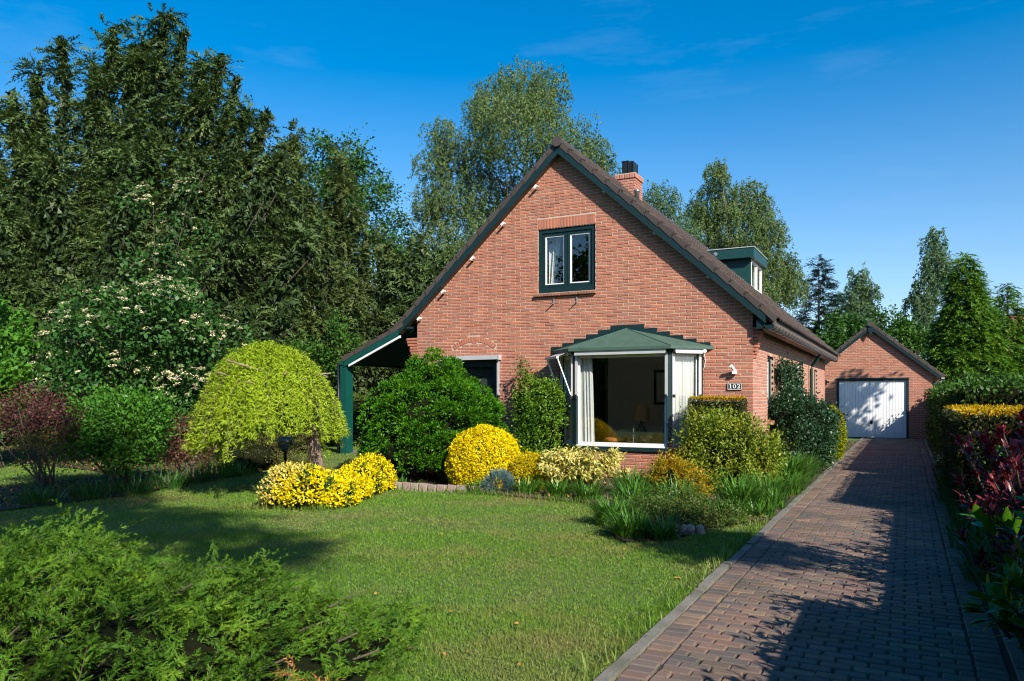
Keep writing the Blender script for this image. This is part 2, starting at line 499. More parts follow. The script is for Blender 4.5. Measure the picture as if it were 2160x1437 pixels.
class MB:
    def __init__(s):
        s.v = []; s.f = []; s.m = []
    def poly(s, pts, mi=0):
        n = len(s.v)
        s.v += [tuple(p) for p in pts]
        s.f.append(tuple(range(n, n + len(pts))))
        s.m.append(mi)
    def box(s, x0, x1, y0, y1, z0, z1, mi=0):
        n = len(s.v)
        s.v += [(x, y, z) for z in (z0, z1) for y in (y0, y1) for x in (x0, x1)]
        for f in ((0, 2, 3, 1), (4, 5, 7, 6), (0, 1, 5, 4), (2, 6, 7, 3), (0, 4, 6, 2), (1, 3, 7, 5)):
            s.f.append(tuple(n + i for i in f)); s.m.append(mi)
        return s
    def cbox(s, x0, x1, y0, y1, z0, z1, c=.006, mi=0):
        """box with chamfered front (-y) face edges"""
        n = len(s.v)
        s.v += [(x0, y1, z0), (x1, y1, z0), (x1, y1, z1), (x0, y1, z1), (x0, y0 + c, z0), (x1, y0 + c, z0), (x1, y0 + c, z1), (x0, y0 + c, z1),
                (x0 + c, y0, z0 + c), (x1 - c, y0, z0 + c), (x1 - c, y0, z1 - c), (x0 + c, y0, z1 - c)]
        for i in range(4):
            j = (i + 1) % 4
            s.f += [(n + i, n + j, n + 4 + j, n + 4 + i)[::-1], (n + 4 + i, n + 4 + j, n + 8 + j, n + 8 + i)[::-1]]
            s.m += [mi, mi]
        s.f.append((n + 8, n + 9, n + 10, n + 11)); s.m.append(mi)
        return s
    def prism(s, pts, vec, mi=0):
        """polygon extruded along vec"""
        n = len(s.v); k = len(pts)
        s.v += [tuple(p) for p in pts] + [(p[0] + vec[0], p[1] + vec[1], p[2] + vec[2]) for p in pts]
        s.f.append(tuple(range(n, n + k))); s.m.append(mi)
        s.f.append(tuple(range(n + 2 * k - 1, n + k - 1, -1))); s.m.append(mi)
        for i in range(k):
            j = (i + 1) % k
            s.f.append((n + j, n + i, n + k + i, n + k + j)); s.m.append(mi)
        return s
    def bar(s, a, b, w, h=None, up=(0, 0, 1), mi=0):
        h = h or w
        a = Vector(a); b = Vector(b); d = (b - a).normalized()
        u = Vector(up); sd = d.cross(u)
        if sd.length < 1e-4: sd = d.cross(Vector((1, 0, 0)))
        sd.normalize(); u = sd.cross(d)
        pts = [a + sd * (w / 2 * i) + u * (h / 2 * j) for i, j in ((-1, -1), (1, -1), (1, 1), (-1, 1))]
        return s.prism(pts, b - a, mi)
    def tube(s, pts, rad, seg=8, mi=0, cap=True):
        pts = [Vector(p) for p in pts]
        if not hasattr(rad, '__len__'): rad = [rad] * len(pts)
        n0 = len(s.v)
        for i, p in enumerate(pts):
            d = (pts[min(i + 1, len(pts) - 1)] - pts[max(i - 1, 0)])
            d = d.normalized() if d.length > 1e-9 else Vector((0, 0, 1))
            a = d.cross(Vector((0, 0, 1)) if abs(d.z) < .9 else Vector((1, 0, 0))).normalized()
            b = d.cross(a)
            for k in range(seg):
                t = 2 * math.pi * k / seg
                s.v.append(tuple(p + (a * math.cos(t) + b * math.sin(t)) * rad[i]))
        for i in range(len(pts) - 1):
            for k in range(seg):
                k2 = (k + 1) % seg
                s.f.append((n0 + i * seg + k, n0 + i * seg + k2, n0 + (i + 1) * seg + k2, n0 + (i + 1) * seg + k)[::-1]); s.m.append(mi)
        if cap:
            s.f.append(tuple(n0 + k for k in range(seg))); s.m.append(mi)
            e = n0 + (len(pts) - 1) * seg
            s.f.append(tuple(e + k for k in range(seg - 1, -1, -1))); s.m.append(mi)
        return s
    def lathe(s, prof, c, seg=20, mi=0):
        n0 = len(s.v)
        for r, z in prof:
            for k in range(seg):
                t = 2 * math.pi * k / seg
                s.v.append((c[0] + r * math.cos(t), c[1] + r * math.sin(t), c[2] + z))
        for i in range(len(prof) - 1):
            for k in range(seg):
                k2 = (k + 1) % seg
                s.f.append((n0 + i * seg + k, n0 + i * seg + k2, n0 + (i + 1) * seg + k2, n0 + (i + 1) * seg + k)); s.m.append(mi)
        return s
    def mesh(s, name, smooth=False):
        me = bpy.data.meshes.new(name)
        me.from_pydata(s.v, [], s.f)
        me.polygons.foreach_set('material_index', s.m)
        if smooth:
            me.polygons.foreach_set('use_smooth', [True] * len(s.f))
        me.update()
        return me
    def link(s, name, mats, parent=None, smooth=False):
        return link(name, s.mesh(name, smooth), mats, parent)

def inst(name, me, loc, parent, rot=(0, 0, 0), scale=(1, 1, 1), mat=None):
    """another piece on shared mesh data; loc in world coordinates"""
    o = bpy.data.objects.new(name, me)
    COL.objects.link(o)
    o.parent = parent
    o.location = Vector(loc) - wloc(parent)
    o.rotation_euler = rot
    o.scale = scale
    return o

# ------------------------------------------------------------------ terrain
def sm(t):
    t = np.clip(t, 0, 1)
    return t * t * (3 - 2 * t)

def gz(x, y):
    x = np.asarray(x, float); y = np.asarray(y, float)
    h = .20 * sm((y - 11) / 3.5) * sm((-8.8 - x) / 2.2)
    h = h + .035 * np.sin(x * .55 + .4) * np.sin(y * .48 + 1.0) * sm((-2.2 - x) / 2)
    return h

def inside(px, py, poly):
    px = np.asarray(px); py = np.asarray(py)
    r = np.zeros(px.shape, bool)
    n = len(poly)
    for i in range(n):
        x0, y0 = poly[i]; x1, y1 = poly[(i + 1) % n]
        c = ((y0 > py) != (y1 > py))
        with np.errstate(divide='ignore', invalid='ignore'):
            xi = (x1 - x0) * (py - y0) / (y1 - y0 + 1e-12) + x0
        r ^= c & (px < xi)
    return r

BED = [(-8.3, 10.55), (-7.65, 10.2), (-6.99, 10.22), (-5.97, 10.32), (-5.06, 10.15), (-3.73, 9.95), (-3.25, 9.0), (-2.98, 8.05), (-2.58, 7.5), (-2.18, 7.9),
       (-1.98, 8.85), (-1.47, 9.75), (-1.47, 28.0), (-2.6, 28.0), (-2.6, 14.2), (-9.4, 14.2), (-9.0, 12.6)]
BORDER = [(-10.75, 2.0), (-10.72, 6.0), (-10.72, 8.0), (-11.3, 9.6), (-11.25, 10.6), (-11.75, 12.0), (-12.6, 13.0), (-17, 15.5), (-22, 17), (-22, 11), (-13.4, 9.6), (-13.0, 4), (-13.2, 2)]
BED2 = [(-7.75, 7.5), (-6.95, 8.0), (-7.3, 9.4), (-7.9, 10.5), (-8.7, 10.2), (-8.6, 8.7), (-8.1, 8.0)]
DRV = (-1.445, .47)

def grid_sheet(name, x0, x1, y0, y1, step, poly, dz, mat, amp=0., kind='structure', parent=None):
    xs = np.arange(x0, x1 + step, step); ys = np.arange(y0, y1 + step, step)
    X, Y = np.meshgrid(xs, ys)
    Z = gz(X, Y) + dz
    if amp:
        Z = Z + amp * rng.random(Z.shape)
    nx = len(xs)
    i, j = np.meshgrid(np.arange(len(xs) - 1), np.arange(len(ys) - 1))
    a = (j * nx + i).ravel()
    f = np.stack([a, a + 1, a + nx + 1, a + nx], 1)
    co = np.stack([X.ravel(), Y.ravel(), Z.ravel()], 1)
    if poly is not None:
        c = co[f].mean(1)
        f = f[inside(c[:, 0], c[:, 1], poly)]
        u, inv = np.unique(f, return_inverse=True)
        co = co[u]; f = inv.reshape(f.shape)
    o = link(name, rawmesh(name, co, f, 4), mat, parent)
    tag(o, kind=kind)
    return o

# far ground and near ground are one sheet, fine near the house
xs = np.concatenate([[-400, -200, -100, -60, -40], np.arange(-30, 12.1, .5), [20, 40, 80, 150, 400]])
ys = np.concatenate([[-300, -100, -40, -20, -10], np.arange(-5, 36, .5), [45, 60, 80, 120, 200, 400, 900]])
X, Y = np.meshgrid(xs, ys)
Z = gz(X, Y) - .012
nx = len(xs)
i, j = np.meshgrid(np.arange(len(xs) - 1), np.arange(len(ys) - 1))
a = (j * nx + i).ravel()
g = link('ground', rawmesh('ground', np.stack([X.ravel(), Y.ravel(), Z.ravel()], 1), np.stack([a, a + 1, a + nx + 1, a + nx], 1), 4), 'ground')
tag(g, kind='structure')
grid_sheet('bed_soil', -9.5, -1.5, 7.2, 28.2, .07, BED, .006, 'soil', .015)
grid_sheet('border_soil', -22.5, -10.4, 1.8, 17.2, .1, BORDER, .006, 'soil', .015)
grid_sheet('hedge_soil', .64, 2.4, -4, 31, .2, None, .004, 'soil', .05)

# ------------------------------------------------------------------ driveway
drive = tag(MB().box(-1.47, .62, -6, 31.0, -.03, -.010).link('driveway', 'joint'), kind='structure')

def paver_mesh(name, L, Wd, H=.05, c=.008):
    b = MB()
    x, y = L / 2, Wd / 2
    v = [(-x, -y, -H), (x, -y, -H), (x, y, -H), (-x, y, -H), (-x, -y, -c), (x, -y, -c), (x, y, -c), (-x, y, -c),
         (-x + c, -y + c, 0), (x - c, -y + c, 0), (x - c, y - c, 0), (-x + c, y - c, 0)]
    b.v = v
    for i in range(4):
        j = (i + 1) % 4
        b.f += [(i, j, 4 + j, 4 + i), (4 + i, 4 + j, 8 + j, 8 + i)]
    b.f.append((8, 9, 10, 11))
    b.m = [0] * 9
    return b.mesh(name)

pv = paver_mesh('paver', .1625, .0895)
pv.materials.append(M['paver'])
ph = paver_mesh('paver_half', .0765, .0895)
ph.materials.append(M['paver'])
psol = paver_mesh('paver_soldier', .153, .0905)
psol.materials.append(M['paver'])
PC, PS = math.cos(R(27.284)), math.sin(R(27.284))
def depth(x, y): return -x * PS + y * PC
def lateral(x, y): return x * PC + y * PS
spots = []
for r in range(0, 294):
    y = 2.6 + r * .0966
    spots.append((-1.301, y + .02, psol)); spots.append((.418, y + .02, psol))
    off = (r % 2) * .0861
    x = -1.217
    if off:
        spots.append((x + .0430, y, ph)); x += .0861
    while x < .31:
        if x + .16 > .335:
            spots.append((x + .0430, y, ph)); x += .0861
        else:
            spots.append((x + .0861, y, pv)); x += .1722
near = []
for k, (x, y, me) in enumerate(spots):
    d = depth(x, y)
    ok = d > 3.95 and abs(lateral(x, y) / d) < .69
    near.append((d if ok else 99 + d, k))
near.sort()
single = set(k for _, k in near[:290])
rest = MB()
for k, (x, y, me) in enumerate(spots):
    dx, dy, dzz = rng.normal(0, .0032), rng.normal(0, .0018), rng.normal(0, .0018)
    tx, ty = rng.normal(0, .010), rng.normal(0, .010)
    wav = .010 * math.sin(y * 2.1 + x * 1.7) + .006 * math.sin(y * .8 - x * 3)
    z = .004 + dzz + wav * .35
    rz = rng.normal(0, .008)
    if k in single:
        inst('paver', me, (x + dx, y + dy, z), drive, (tx, ty, rz))
    else:
        n = len(rest.v)
        c, s = math.cos(rz), math.sin(rz)
        for v in me.vertices:
            q = v.co
            rest.v.append((x + dx + q.x * c - q.y * s, y + dy + q.x * s + q.y * c, z + q.z + q.y * tx - q.x * ty))
        for p in me.polygons:
            rest.f.append(tuple(n + q for q in p.vertices)); rest.m.append(0)
tag(rest.link('paving', 'paverj', drive), kind='stuff')
kb = tag(MB().box(-1.455, -1.385, 2.2, 30.9, -.12, -.02).link('kerb', 'joint'), kind='structure')
km = MB().box(-.035, .035, 0, .992, -.1, .0).mesh('kerb_stone')
km.materials.append(M['kerb'])
for s, x0 in ((-1, -1.42), (1, .56)):
    for q in range(29):
        y = 2.0 + q * 1.0
        inst('kerb_stone', km, (x0 + rng.normal(0, .004), y, .020 + rng.normal(0, .004)), kb, (rng.normal(0, .004), rng.normal(0, .01), rng.normal(0, .005)))
# bed edging stones and leaning bricks along the lawn
ed = thing('brick_edging', 'curved row of upright pale bricks edging the lawn under the big green conifer', 'edging', (-7.0, 10.3, 0))
eb = MB().cbox(-.072, .072, -.045, .045, -.05, .14, .01).mesh('edging_brick')
eb.materials.append(M['stone'])
for q in range(13):
    t = q / 12
    x = -7.85 + 1.98 * t; y = 10.36 - .17 * math.sin(t * 3.1) + .05 * t
    inst('edging_brick', eb, (x, y, float(gz(x, y)) - .02 + rng.normal(0, .006)), ed, (rng.normal(-.12, .03), rng.normal(0, .04), rng.normal(.0, .05)))
rk = thing('stone_edging', 'rough row of tilted pinkish stones at the front tip of the bed by the drive', 'edging', (-2.5, 8.4, 0))
def rock_mesh(seed):
    r = random.Random(seed)
    b = MB()
    prof = [(-1, .9), (-.5, 1.0), (.2, 1.0), (.8, .8), (1, .55)]
    sg = 8
    for zz, rr in prof:
        for k in range(sg):
            t = 2 * math.pi * k / sg
            q = rr * r.uniform(.70, 1.22)
            b.v.append((math.cos(t) * q, math.sin(t) * q * .7, zz * r.uniform(.9, 1.05)))
    for i in range(len(prof) - 1):
        for k in range(sg):
            k2 = (k + 1) % sg
            b.f.append((i * sg + k, i * sg + k2, (i + 1) * sg + k2, (i + 1) * sg + k)); b.m.append(0)
    b.f.append(tuple(range((len(prof) - 1) * sg, len(prof) * sg))); b.m.append(0)
    me = b.mesh('edge_stone'); me.materials.append(M['stone'])
    return me
rks = [rock_mesh(i) for i in range(4)]
for q in range(12):
    t = q / 11
    x = -3.02 + 1.02 * t + rng.normal(0, .03); y = 8.62 - .42 * math.sin(min(1, t * 1.35) * 3.1 * .62) + (.22 * t if t > .6 else 0)
    inst('edge_stone', rks[q % 4], (x, y - .03, .035), rk, (rng.normal(-.15, .2), rng.normal(.15, .15), rng.uniform(-.4, .4)), (rng.uniform(.045, .065), rng.uniform(.05, .08), rng.uniform(.055, .085)))

# ------------------------------------------------------------------ HOUSE
YF = 14.05
XL, XR = -9.60, -2.43
RX, RZ, SL = -6.14, 6.58, .895          # ridge x, top-of-tiles height there, slope
YB = 27.6
house = thing('brick_house', 'red brick house with steep brown tiled gable roof and dark green trim', 'house', (RX, YF, 0))
def rtop(x): return RZ - SL * abs(x - RX)
def wall_top(x): return rtop(x) - .20

OPEN = [(-8.86, -7.58, 1.05, 2.30), (-6.655, -5.415, 3.60, 4.89), (-6.12, -3.35, .0, 2.46)]
wb = MB()
xb = sorted({XL + .005, XR - .005, RX, *[o[0] for o in OPEN], *[o[1] for o in OPEN]})
y0, y1 = YF + .005, YF + .26
for xa, xc in zip(xb[:-1], xb[1:]):
    xm = (xa + xc) / 2
    holes = sorted((o[2], o[3]) for o in OPEN if o[0] <= xm <= o[1])
    z = 0.0
    for h0, h1 in holes:
        if h0 > z: wb.box(xa, xc, y0, y1, z, h0)
        z = h1
    wb.prism([(xa, y0, z), (xc, y0, z), (xc, y0, min(wall_top(xc), 9)), (xa, y0, wall_top(xa))], (0, y1 - y0, 0))
# corbelled shoulders carrying the eaves
corb = []
for s, xe, zlo, zhi, ext in ((1, XR, 2.20, 2.74, .15), (-1, XL, 2.0, 2.84, .29)):
    n = int((zhi - zlo) / .0625)
    for k in range(n):
        e = ext * (k + 1) / n
        za = zlo + k * .0625
        wb.box(min(xe, xe + s * (e - .012)), max(xe, xe + s * (e - .012)), YF + .04, y1, za + .0015, za + .061)
        corb.append((xe + s * (e - .11), xe + s * e, za))
# side, back and inner walls
SOPEN = [(15.66, 16.40, 1.05, 2.32), (20.55, 21.45, 1.05, 2.42), (24.2, 25.0, 1.05, 2.32)]
ybk = sorted({y1, YB - .3, *[o[0] for o in SOPEN], *[o[1] for o in SOPEN]})
for ya, yc in zip(ybk[:-1], ybk[1:]):
    ym = (ya + yc) / 2
    z = 0.0
    for o in SOPEN:
        if o[0] <= ym <= o[1]:
            wb.box(XR - .25, XR - .005, ya, yc, z, o[2]); z = o[3]
    wb.box(XR - .25, XR - .005, ya, yc, z, 3.0)
wb.box(XL, XL + .25, y1, 14.9, 0, 3.0); wb.box(XL, XL + .25, 17.9, YB - .3, 0, 3.0); wb.box(XL, XL + .25, 14.9, 17.9, 2.35, 3.0)  # gap left for the added glazed opening
wb.prism([(XL, YB - .3, 0), (XR - .014, YB - .3, 0), (XR - .014, YB - .3, wall_top(XR)), (RX, YB - .3, wall_top(RX)), (XL, YB - .3, wall_top(XL))], (0, .25, 0))
wb.link('wall', 'mortar', house)

BL, BH, J = .2075, .0495, .013
PL, PH = BL + J, .0625
def left_edge(z):
    return XL - max(0, min(1, (z - 2.0) / .84)) * .29 if z < 2.87 else None
singles = []; joined = []
def add_course(z, xa, xb_, off):
    x = xa - ((xa - off) % PL)
    while x < xb_:
        a_, b_ = max(x, xa), min(x + BL, xb_)
        if b_ - a_ > .02:
            joined.append((a_, b_, z, z + BH))
        x += PL
nk = int(6.3 / PH)
for k in range(nk):
    z = k * PH + .005
    zm = z + BH / 2
    xa, xc = XL, XR
    if 2.0 < zm < 2.84: xa = XL - .29 * (int((zm - 2.0) / PH) + 1) / 13
    if 2.20 < zm < 2.74: xc = XR + .15 * (int((zm - 2.20) / PH) + 1) / 8
    dx = (RZ - .22 - (z + BH)) / SL
    xa = max(xa, RX - dx); xc = min(xc, RX + dx)
    if xc - xa < .05: continue
    cuts = [(o[0], o[1]) for o in OPEN if o[2] - .02 < zm < o[3] + .005]
    if 4.89 < zm < 5.10: cuts.append((-6.665, -5.405))
    # stepped lead flashing over the bay hides the bricks behind it
    seg = []; cur = xa
    for c0, c1 in sorted(cuts):
        seg.append((cur, c0)); cur = c1
    seg.append((cur, xc))
    off = (k % 2) * PL / 2 + XR + .02
    for s0, s1 in seg:
        if s1 - s0 > .03: add_course(z, s0, s1, off)
# relief arch over the left window: bricks under it are left out
AC = (-8.15, 1.93); ARo, ARi = .855, .735
def in_arch(a_, b_, z0, z1):
    xm, zm = (a_ + b_) / 2, (z0 + z1) / 2
    hit = False
    for xx in (a_, xm, b_):
        r = math.hypot(xx - AC[0], zm - AC[1])
        if ARi - .01 < r < ARo + .01 and abs(xx - AC[0]) < .53: hit = True
    return hit
tmp = []
for bk in joined:
    if in_arch(*bk):
        # trim the brick to the parts outside the ring
        a_, b_, z0, z1 = bk; zm = (z0 + z1) / 2
        xs_ = np.linspace(a_, b_, 22)
        out = np.array([not (ARi - .008 < math.hypot(x - AC[0], zm - AC[1]) < ARo + .008 and abs(x - AC[0]) < .54) for x in xs_])
        st = None
        for q in range(len(xs_)):
            if out[q] and st is None: st = q
            if st is not None and (not out[q] or q == len(xs_) - 1):
                e = q if out[q] else q - 1
                if xs_[e] - xs_[st] > .03: tmp.append((xs_[st], xs_[e], z0, z1))
                st = None
    else:
        tmp.append(bk)
joined = tmp
unit = MB().cbox(0, BL, -.018, .02, 0, BH, .004).mesh('brick')
unit.materials.append(M['brick'])
full = [q for q, bk in enumerate(joined) if bk[1] - bk[0] > BL - .001 and bk[2] > 1.15]
def score(q):
    a_, b_, z0, z1 = joined[q]
    d = depth(a_, YF)
    return d + (2.5 if z1 > rtop(a_) - .9 and a_ > RX else 0) + (6 if (a_ < -6.0 and z1 < 2.1) else 0)
full.sort(key=score)
pick = set(full[:250])
bw = MB()
for q, (a_, b_, z0, z1) in enumerate(joined):
    jx, jy = rng.normal(0, .0016), rng.normal(0, .0018)
    if q in pick:
        inst('brick', unit, (a_ + jx, YF + .016 + jy, z0), house)
    else:
        bw.cbox(a_ + jx, b_ + jx, YF - .002 + jy, YF + .03, z0, z1, .003)
su = MB().cbox(-.026, .026, -.018, .02, 0, .198, .004).mesh('brick')
su.materials.append(M['brick'])
for q in range(20):
    inst('brick', su, (-6.625 + q * .0623, YF + .014, 4.897), house)
au = MB().cbox(-.024, .024, -.018, .02, 0, .112, .004).mesh('brick')
au.materials.append(M['brick'])
for q in range(19):
    t = R(-37.5 + 75 * q / 18)
    inst('brick', au, (AC[0] + math.sin(t) * (ARi + .004), YF + .013, AC[1] + math.cos(t) * (ARi + .004)), house, (0, t, 0))
for (ca, cb_, za) in corb:
    bw.box(min(ca, cb_), max(ca, cb_), YF + .0305, YF + .262, za + .006, za + .006 + BH)
tag(bw.link('brickwork', 'brickj', house), kind='stuff')
# side wall courses
sb = MB()
for k in range(int(2.85 / PH)):
    z = k * PH + .005; zm = z + BH / 2
    cuts = sorted((o[0], o[1]) for o in SOPEN if o[2] - .02 < zm < o[3])
    if 1.9 < zm: pass
    cur = YF + .031; seg = []
    for c0, c1 in cuts: seg.append((cur, c0)); cur = c1
    seg.append((cur, YB - .06))
    for s0, s1 in seg:
        y = s0 - ((s0 - (k % 2) * PL / 2) % PL)
        while y < s1:
            a_, b_ = max(y, s0), min(y + BL, s1)
            if b_ - a_ > .02:
                n = len(sb.v); jx = rng.normal(0, .0018)
                x1, x0, c = XR + jx, XR - .04, .003
                sb.v += [(x0, a_, z), (x0, b_, z), (x0, b_, z + BH), (x0, a_, z + BH), (x1 - c, a_, z), (x1 - c, b_, z), (x1 - c, b_, z + BH), (x1 - c, a_, z + BH),
                         (x1, a_ + c, z + c), (x1, b_ - c, z + c), (x1, b_ - c, z + BH - c), (x1, a_ + c, z + BH - c)]
                for i in range(4):
                    jn = (i + 1) % 4
                    sb.f += [(n + i, n + jn, n + 4 + jn, n + 4 + i), (n + 4 + i, n + 4 + jn, n + 8 + jn, n + 8 + i)]; sb.m += [0, 0]
                sb.f.append((n + 8, n + 9, n + 10, n + 11)); sb.m.append(0)
            y += PL
tag(sb.link('side_brickwork', 'sidebrick', house), kind='stuff')

# --- roof
EXR, EXL = -2.03, -10.05
YV = YF - .17
rf = MB()
th = .17
for xe in (EXR, EXL):
    p = [(RX, YV + .05, RZ - .05), (xe, YV + .05, rtop(xe) - .05), (xe, YV + .05, rtop(xe) - th), (RX, YV + .05, RZ - th)]
    if xe < RX: p = p[::-1]
    rf.prism(p, (0, YB - YV - .05, 0))
roof = rf.link('roof', 'soffit', house)
def tile_mesh(name, mat, w=.262, l=.40, t=.022):
    b = MB()
    prof = [(0, .006), (.02, .042), (.05, .052), (.08, .016), (.13, .0), (.18, .008), (.21, .042), (.24, .050), (.262, .010)]
    for yy, dz in ((0, .026), (l, -.010)):
        for x, z in prof:
            b.v.append((yy, x, z + dz))
    n = len(prof)
    for x, z in prof: b.v.append((0, x, z - .006))
    for i in range(n - 1):
        b.f.append((i, i + 1, n + i + 1, n + i)); b.m.append(0)
        b.f.append((2 * n + i, 2 * n + i + 1, i + 1, i)); b.m.append(0)
    me = b.mesh(name, True)
    me.materials.append(M[mat])
    return me
tm = tile_mesh('roof_tile', 'tile')
ang = math.atan(SL)
rows = 17
slen = math.hypot(EXR - RX, SL * (EXR - RX)) + .06
ex = slen / rows
cand = []
for side in (1, -1):
    for c in range(int((YB - YV) / .252)):
        for r in range(rows):
            s = slen - r * ex
            if side < 0 and s > (RX - EXL) / math.cos(ang): continue
            x = RX + side * s * math.cos(ang); z = RZ - s * math.sin(ang) - .03
            y = YV + .1 + c * .252
            # space taken by the dormer and the chimney
            if side > 0 and 22.7 < y < 24.5 and -5.2 < x < -3.9 : continue
            cand.append((side, x, y, z))
cand.sort(key=lambda q: (0 if q[0] > 0 else 1, depth(q[1], q[2])))
rt = MB()
tv = [v.co.copy() for v in tm.vertices]; tf = [tuple(p.vertices) for p in tm.polygons]
for q, (side, x, y, z) in enumerate(cand):
    jz = rng.normal(0, .003)
    if side > 0:
        mat = Matrix.Translation((x, y, z + jz)) @ Matrix.Rotation(math.pi, 4, 'Z') @ Matrix.Rotation(-ang, 4, 'Y')
    else:
        mat = Matrix.Translation((x, y, z + jz)) @ Matrix.Rotation(-ang, 4, 'Y')
    if q < 260:
        e = mat.to_euler()
        o = inst('roof_tile', tm, (x, y + (.26 if side > 0 else 0), z + jz), house, e)
    else:
        n = len(rt.v)
        off = Vector((0, .26 if side > 0 else 0, 0))
        rt.v += [tuple(mat @ v + off) for v in tv]
        rt.f += [tuple(n + k for k in f) for f in tf]; rt.m += [0] * len(tf)
tag(rt.link('tile_field', 'tilej', house), kind='stuff')
# verge tiles: L-shaped, one after another down both slopes
vm = MB()
for (xa, xc, za, zc) in ((0, .36, -.085, .03),):
    vm.prism([(0, 0, -.085), (0, 0, .034), (.385, 0, .012), (.385, 0, -.062)], (0, .03, 0))
    vm.prism([(0, .03, .018), (0, .03, .034), (.385, .03, .012), (.385, .03, -.002)], (0, .14, 0))
vme = vm.mesh('verge_tile'); vme.materials.append(M['verge'])
nv = 16
for side, xe in ((1, EXR), (-1, EXL)):
    sl_ = math.hypot(xe - RX, SL * (xe - RX)) + .05
    n = nv if side > 0 else 15
    for r in range(n):
        s = sl_ - r * sl_ / n
        x = RX + side * s * math.cos(ang); z = RZ - s * math.sin(ang)
        if side > 0:
            o = inst('verge_tile', vme, (x, YV - .01, z + rng.normal(0, .003)), house, (0, ang, 0))
            o.scale = (-1, 1, 1)
            o.rotation_euler = (0, ang, 0)
        else:
            o = inst('verge_tile', vme, (x, YV - .01, z + rng.normal(0, .003)), house, (0, -ang, 0))
# ridge
rm = MB().tube([(0, 0, 0), (0, .42, 0)], [.105, .098], 14).mesh('ridge_tile', False)
rm.materials.append(M['verge'])
y = YV - .06
while y < YB - .1:
    inst('ridge_tile', rm, (RX, y, RZ - .03), house)
    y += .385
# barge boards (dark green) with a brown soffit strip
def board(name, x0, x1, y0, y1, up, dn, mat, par, z_of=rtop):
    b = MB()
    b.prism([(x0, y0, z_of(x0) - up), (x0, y0, z_of(x0) - dn), (x1, y0, z_of(x1) - dn), (x1, y0, z_of(x1) - up)], (0, y1 - y0, 0))
    return b.link(name, mat, par)
board('bargeboard', RX, EXR - .16, YV, YV + .03, .085, .255, 'green', house)
board('bargeboard', EXL + .05, RX, YV, YV + .03, .085, .255, 'green', house)
board('soffit', RX, EXR - .16, YV + .032, YF + .01, .18, .235, 'soffit', house)
board('soffit', EXL + .05, RX, YV + .032, YF + .01, .18, .235, 'soffit', house)
# white purlin brackets under the left verge
bm_ = MB().box(-.05, .05, -.02, .10, -.035, .03).mesh('verge_bracket'); bm_.materials.append(M['white'])
for x, in ((-6.72,), (-7.47,), (-8.2,), (-8.93,), (-9.55,)):
    inst('verge_bracket', bm_, (x + .06, YF - .11, rtop(x) - .315), house, (0, -ang, 0), (.75, .8, .75))
for x in (-5.2, -4.2, -3.2):
    o = inst('verge_bracket', bm_, (x, YF - .10, rtop(x) - .27), house, (0, ang, 0), (.5, .6, .6))
# eaves gutter and downpipe, right side
gx, gzz = EXR - .085, 2.755
gb = MB()
half = [(gx + .085 * math.cos(t), gzz + .085 * math.sin(t)) for t in np.linspace(math.pi, 2 * math.pi, 11)]
inn = [(gx + .079 * math.cos(t), gzz + .079 * math.sin(t)) for t in np.linspace(2 * math.pi, math.pi, 11)]
ring = [(x, YV - .04, z) for x, z in half + inn]
gb.prism(ring[::-1], (0, YB - YV + .08, 0))
gut = gb.link('gutter', 'gutter', house)
MB().prism([(x, YV - .045, z) for x, z in half][::-1], (0, .012, 0)).link('gutter_end', 'green', gut)
gr = MB()
o_ = [(.092 * math.cos(t), 0, .092 * math.sin(t)) for t in np.linspace(math.pi, 2 * math.pi, 11)]
i_ = [(.0865 * math.cos(t), 0, .0865 * math.sin(t)) for t in np.linspace(2 * math.pi, math.pi, 11)]
gr.prism((o_ + i_)[::-1], (0, .022, 0))
gme = gr.mesh('gutter_bracket'); gme.materials.append(M['dark'])
y = YV + .15
while y < YB:
    inst('gutter_bracket', gme, (gx, y, gzz), gut); y += .42
MB().box(EXR - .32, EXR - .18, YV + .04, YB, 2.70, 2.86).link('eaves_board', 'green', house)
pb = MB()
pb.tube([(gx, 22.6, 2.70), (gx - .03, 22.6, 2.62), (XR + .09, 22.7, 2.36), (XR + .07, 22.7, 2.28), (XR + .07, 22.7, .05)], .042, 12)
pb.link('downpipe', 'porchgreen', house, True)
# chimney
ch = MB().box(-6.175, -5.715, 17.405, 17.955, 5.5, 6.70).link('chimney', 'mortar', house)
cb = MB()
def ring_course(b, x0, x1, ya, yb, z, h, off, l=.21, out=0.):
    for (face) in range(4):
        u0, u1 = (x0, x1) if face in (0, 2) else (ya, yb)
        u = u0 - off
        while u < u1:
            a_, c_ = max(u, u0), min(u + l - J, u1)
            if c_ - a_ > .02:
                if face == 0: b.cbox(a_, c_, ya - .006 - out, ya + .03, z, z + h - J, .004)
                elif face == 1: b.box(x1 - .03, x1 + .006 + out, a_, c_, z, z + h - J)
                elif face == 2: b.box(a_, c_, yb - .03, yb + .006 + out, z, z + h - J)
                else: b.box(x0 - .006 - out, x0 + .03, a_, c_, z, z + h - J)
            u += l
for k in range(18):
    ring_course(cb, -6.18, -5.71, 17.40, 17.96, 5.56 + k * .0625, .0625, (k % 2) * .11, .22)
ring_course(cb, -6.205, -5.685, 17.375, 17.985, 6.69, .115, 0, .062)
tag(cb.link('chimney_brick', 'sidebrick', ch), kind='stuff')
MB().box(-6.2, -5.69, 17.38, 17.98, 6.79, 6.81).link('chimney_slab', 'mortar', ch)
cw = MB()
for xa in (-6.06, -5.93, -5.84):
    cw.box(xa, xa + (.012 if xa < -5.9 else .012), 17.50, 17.85, 6.81, 7.13)
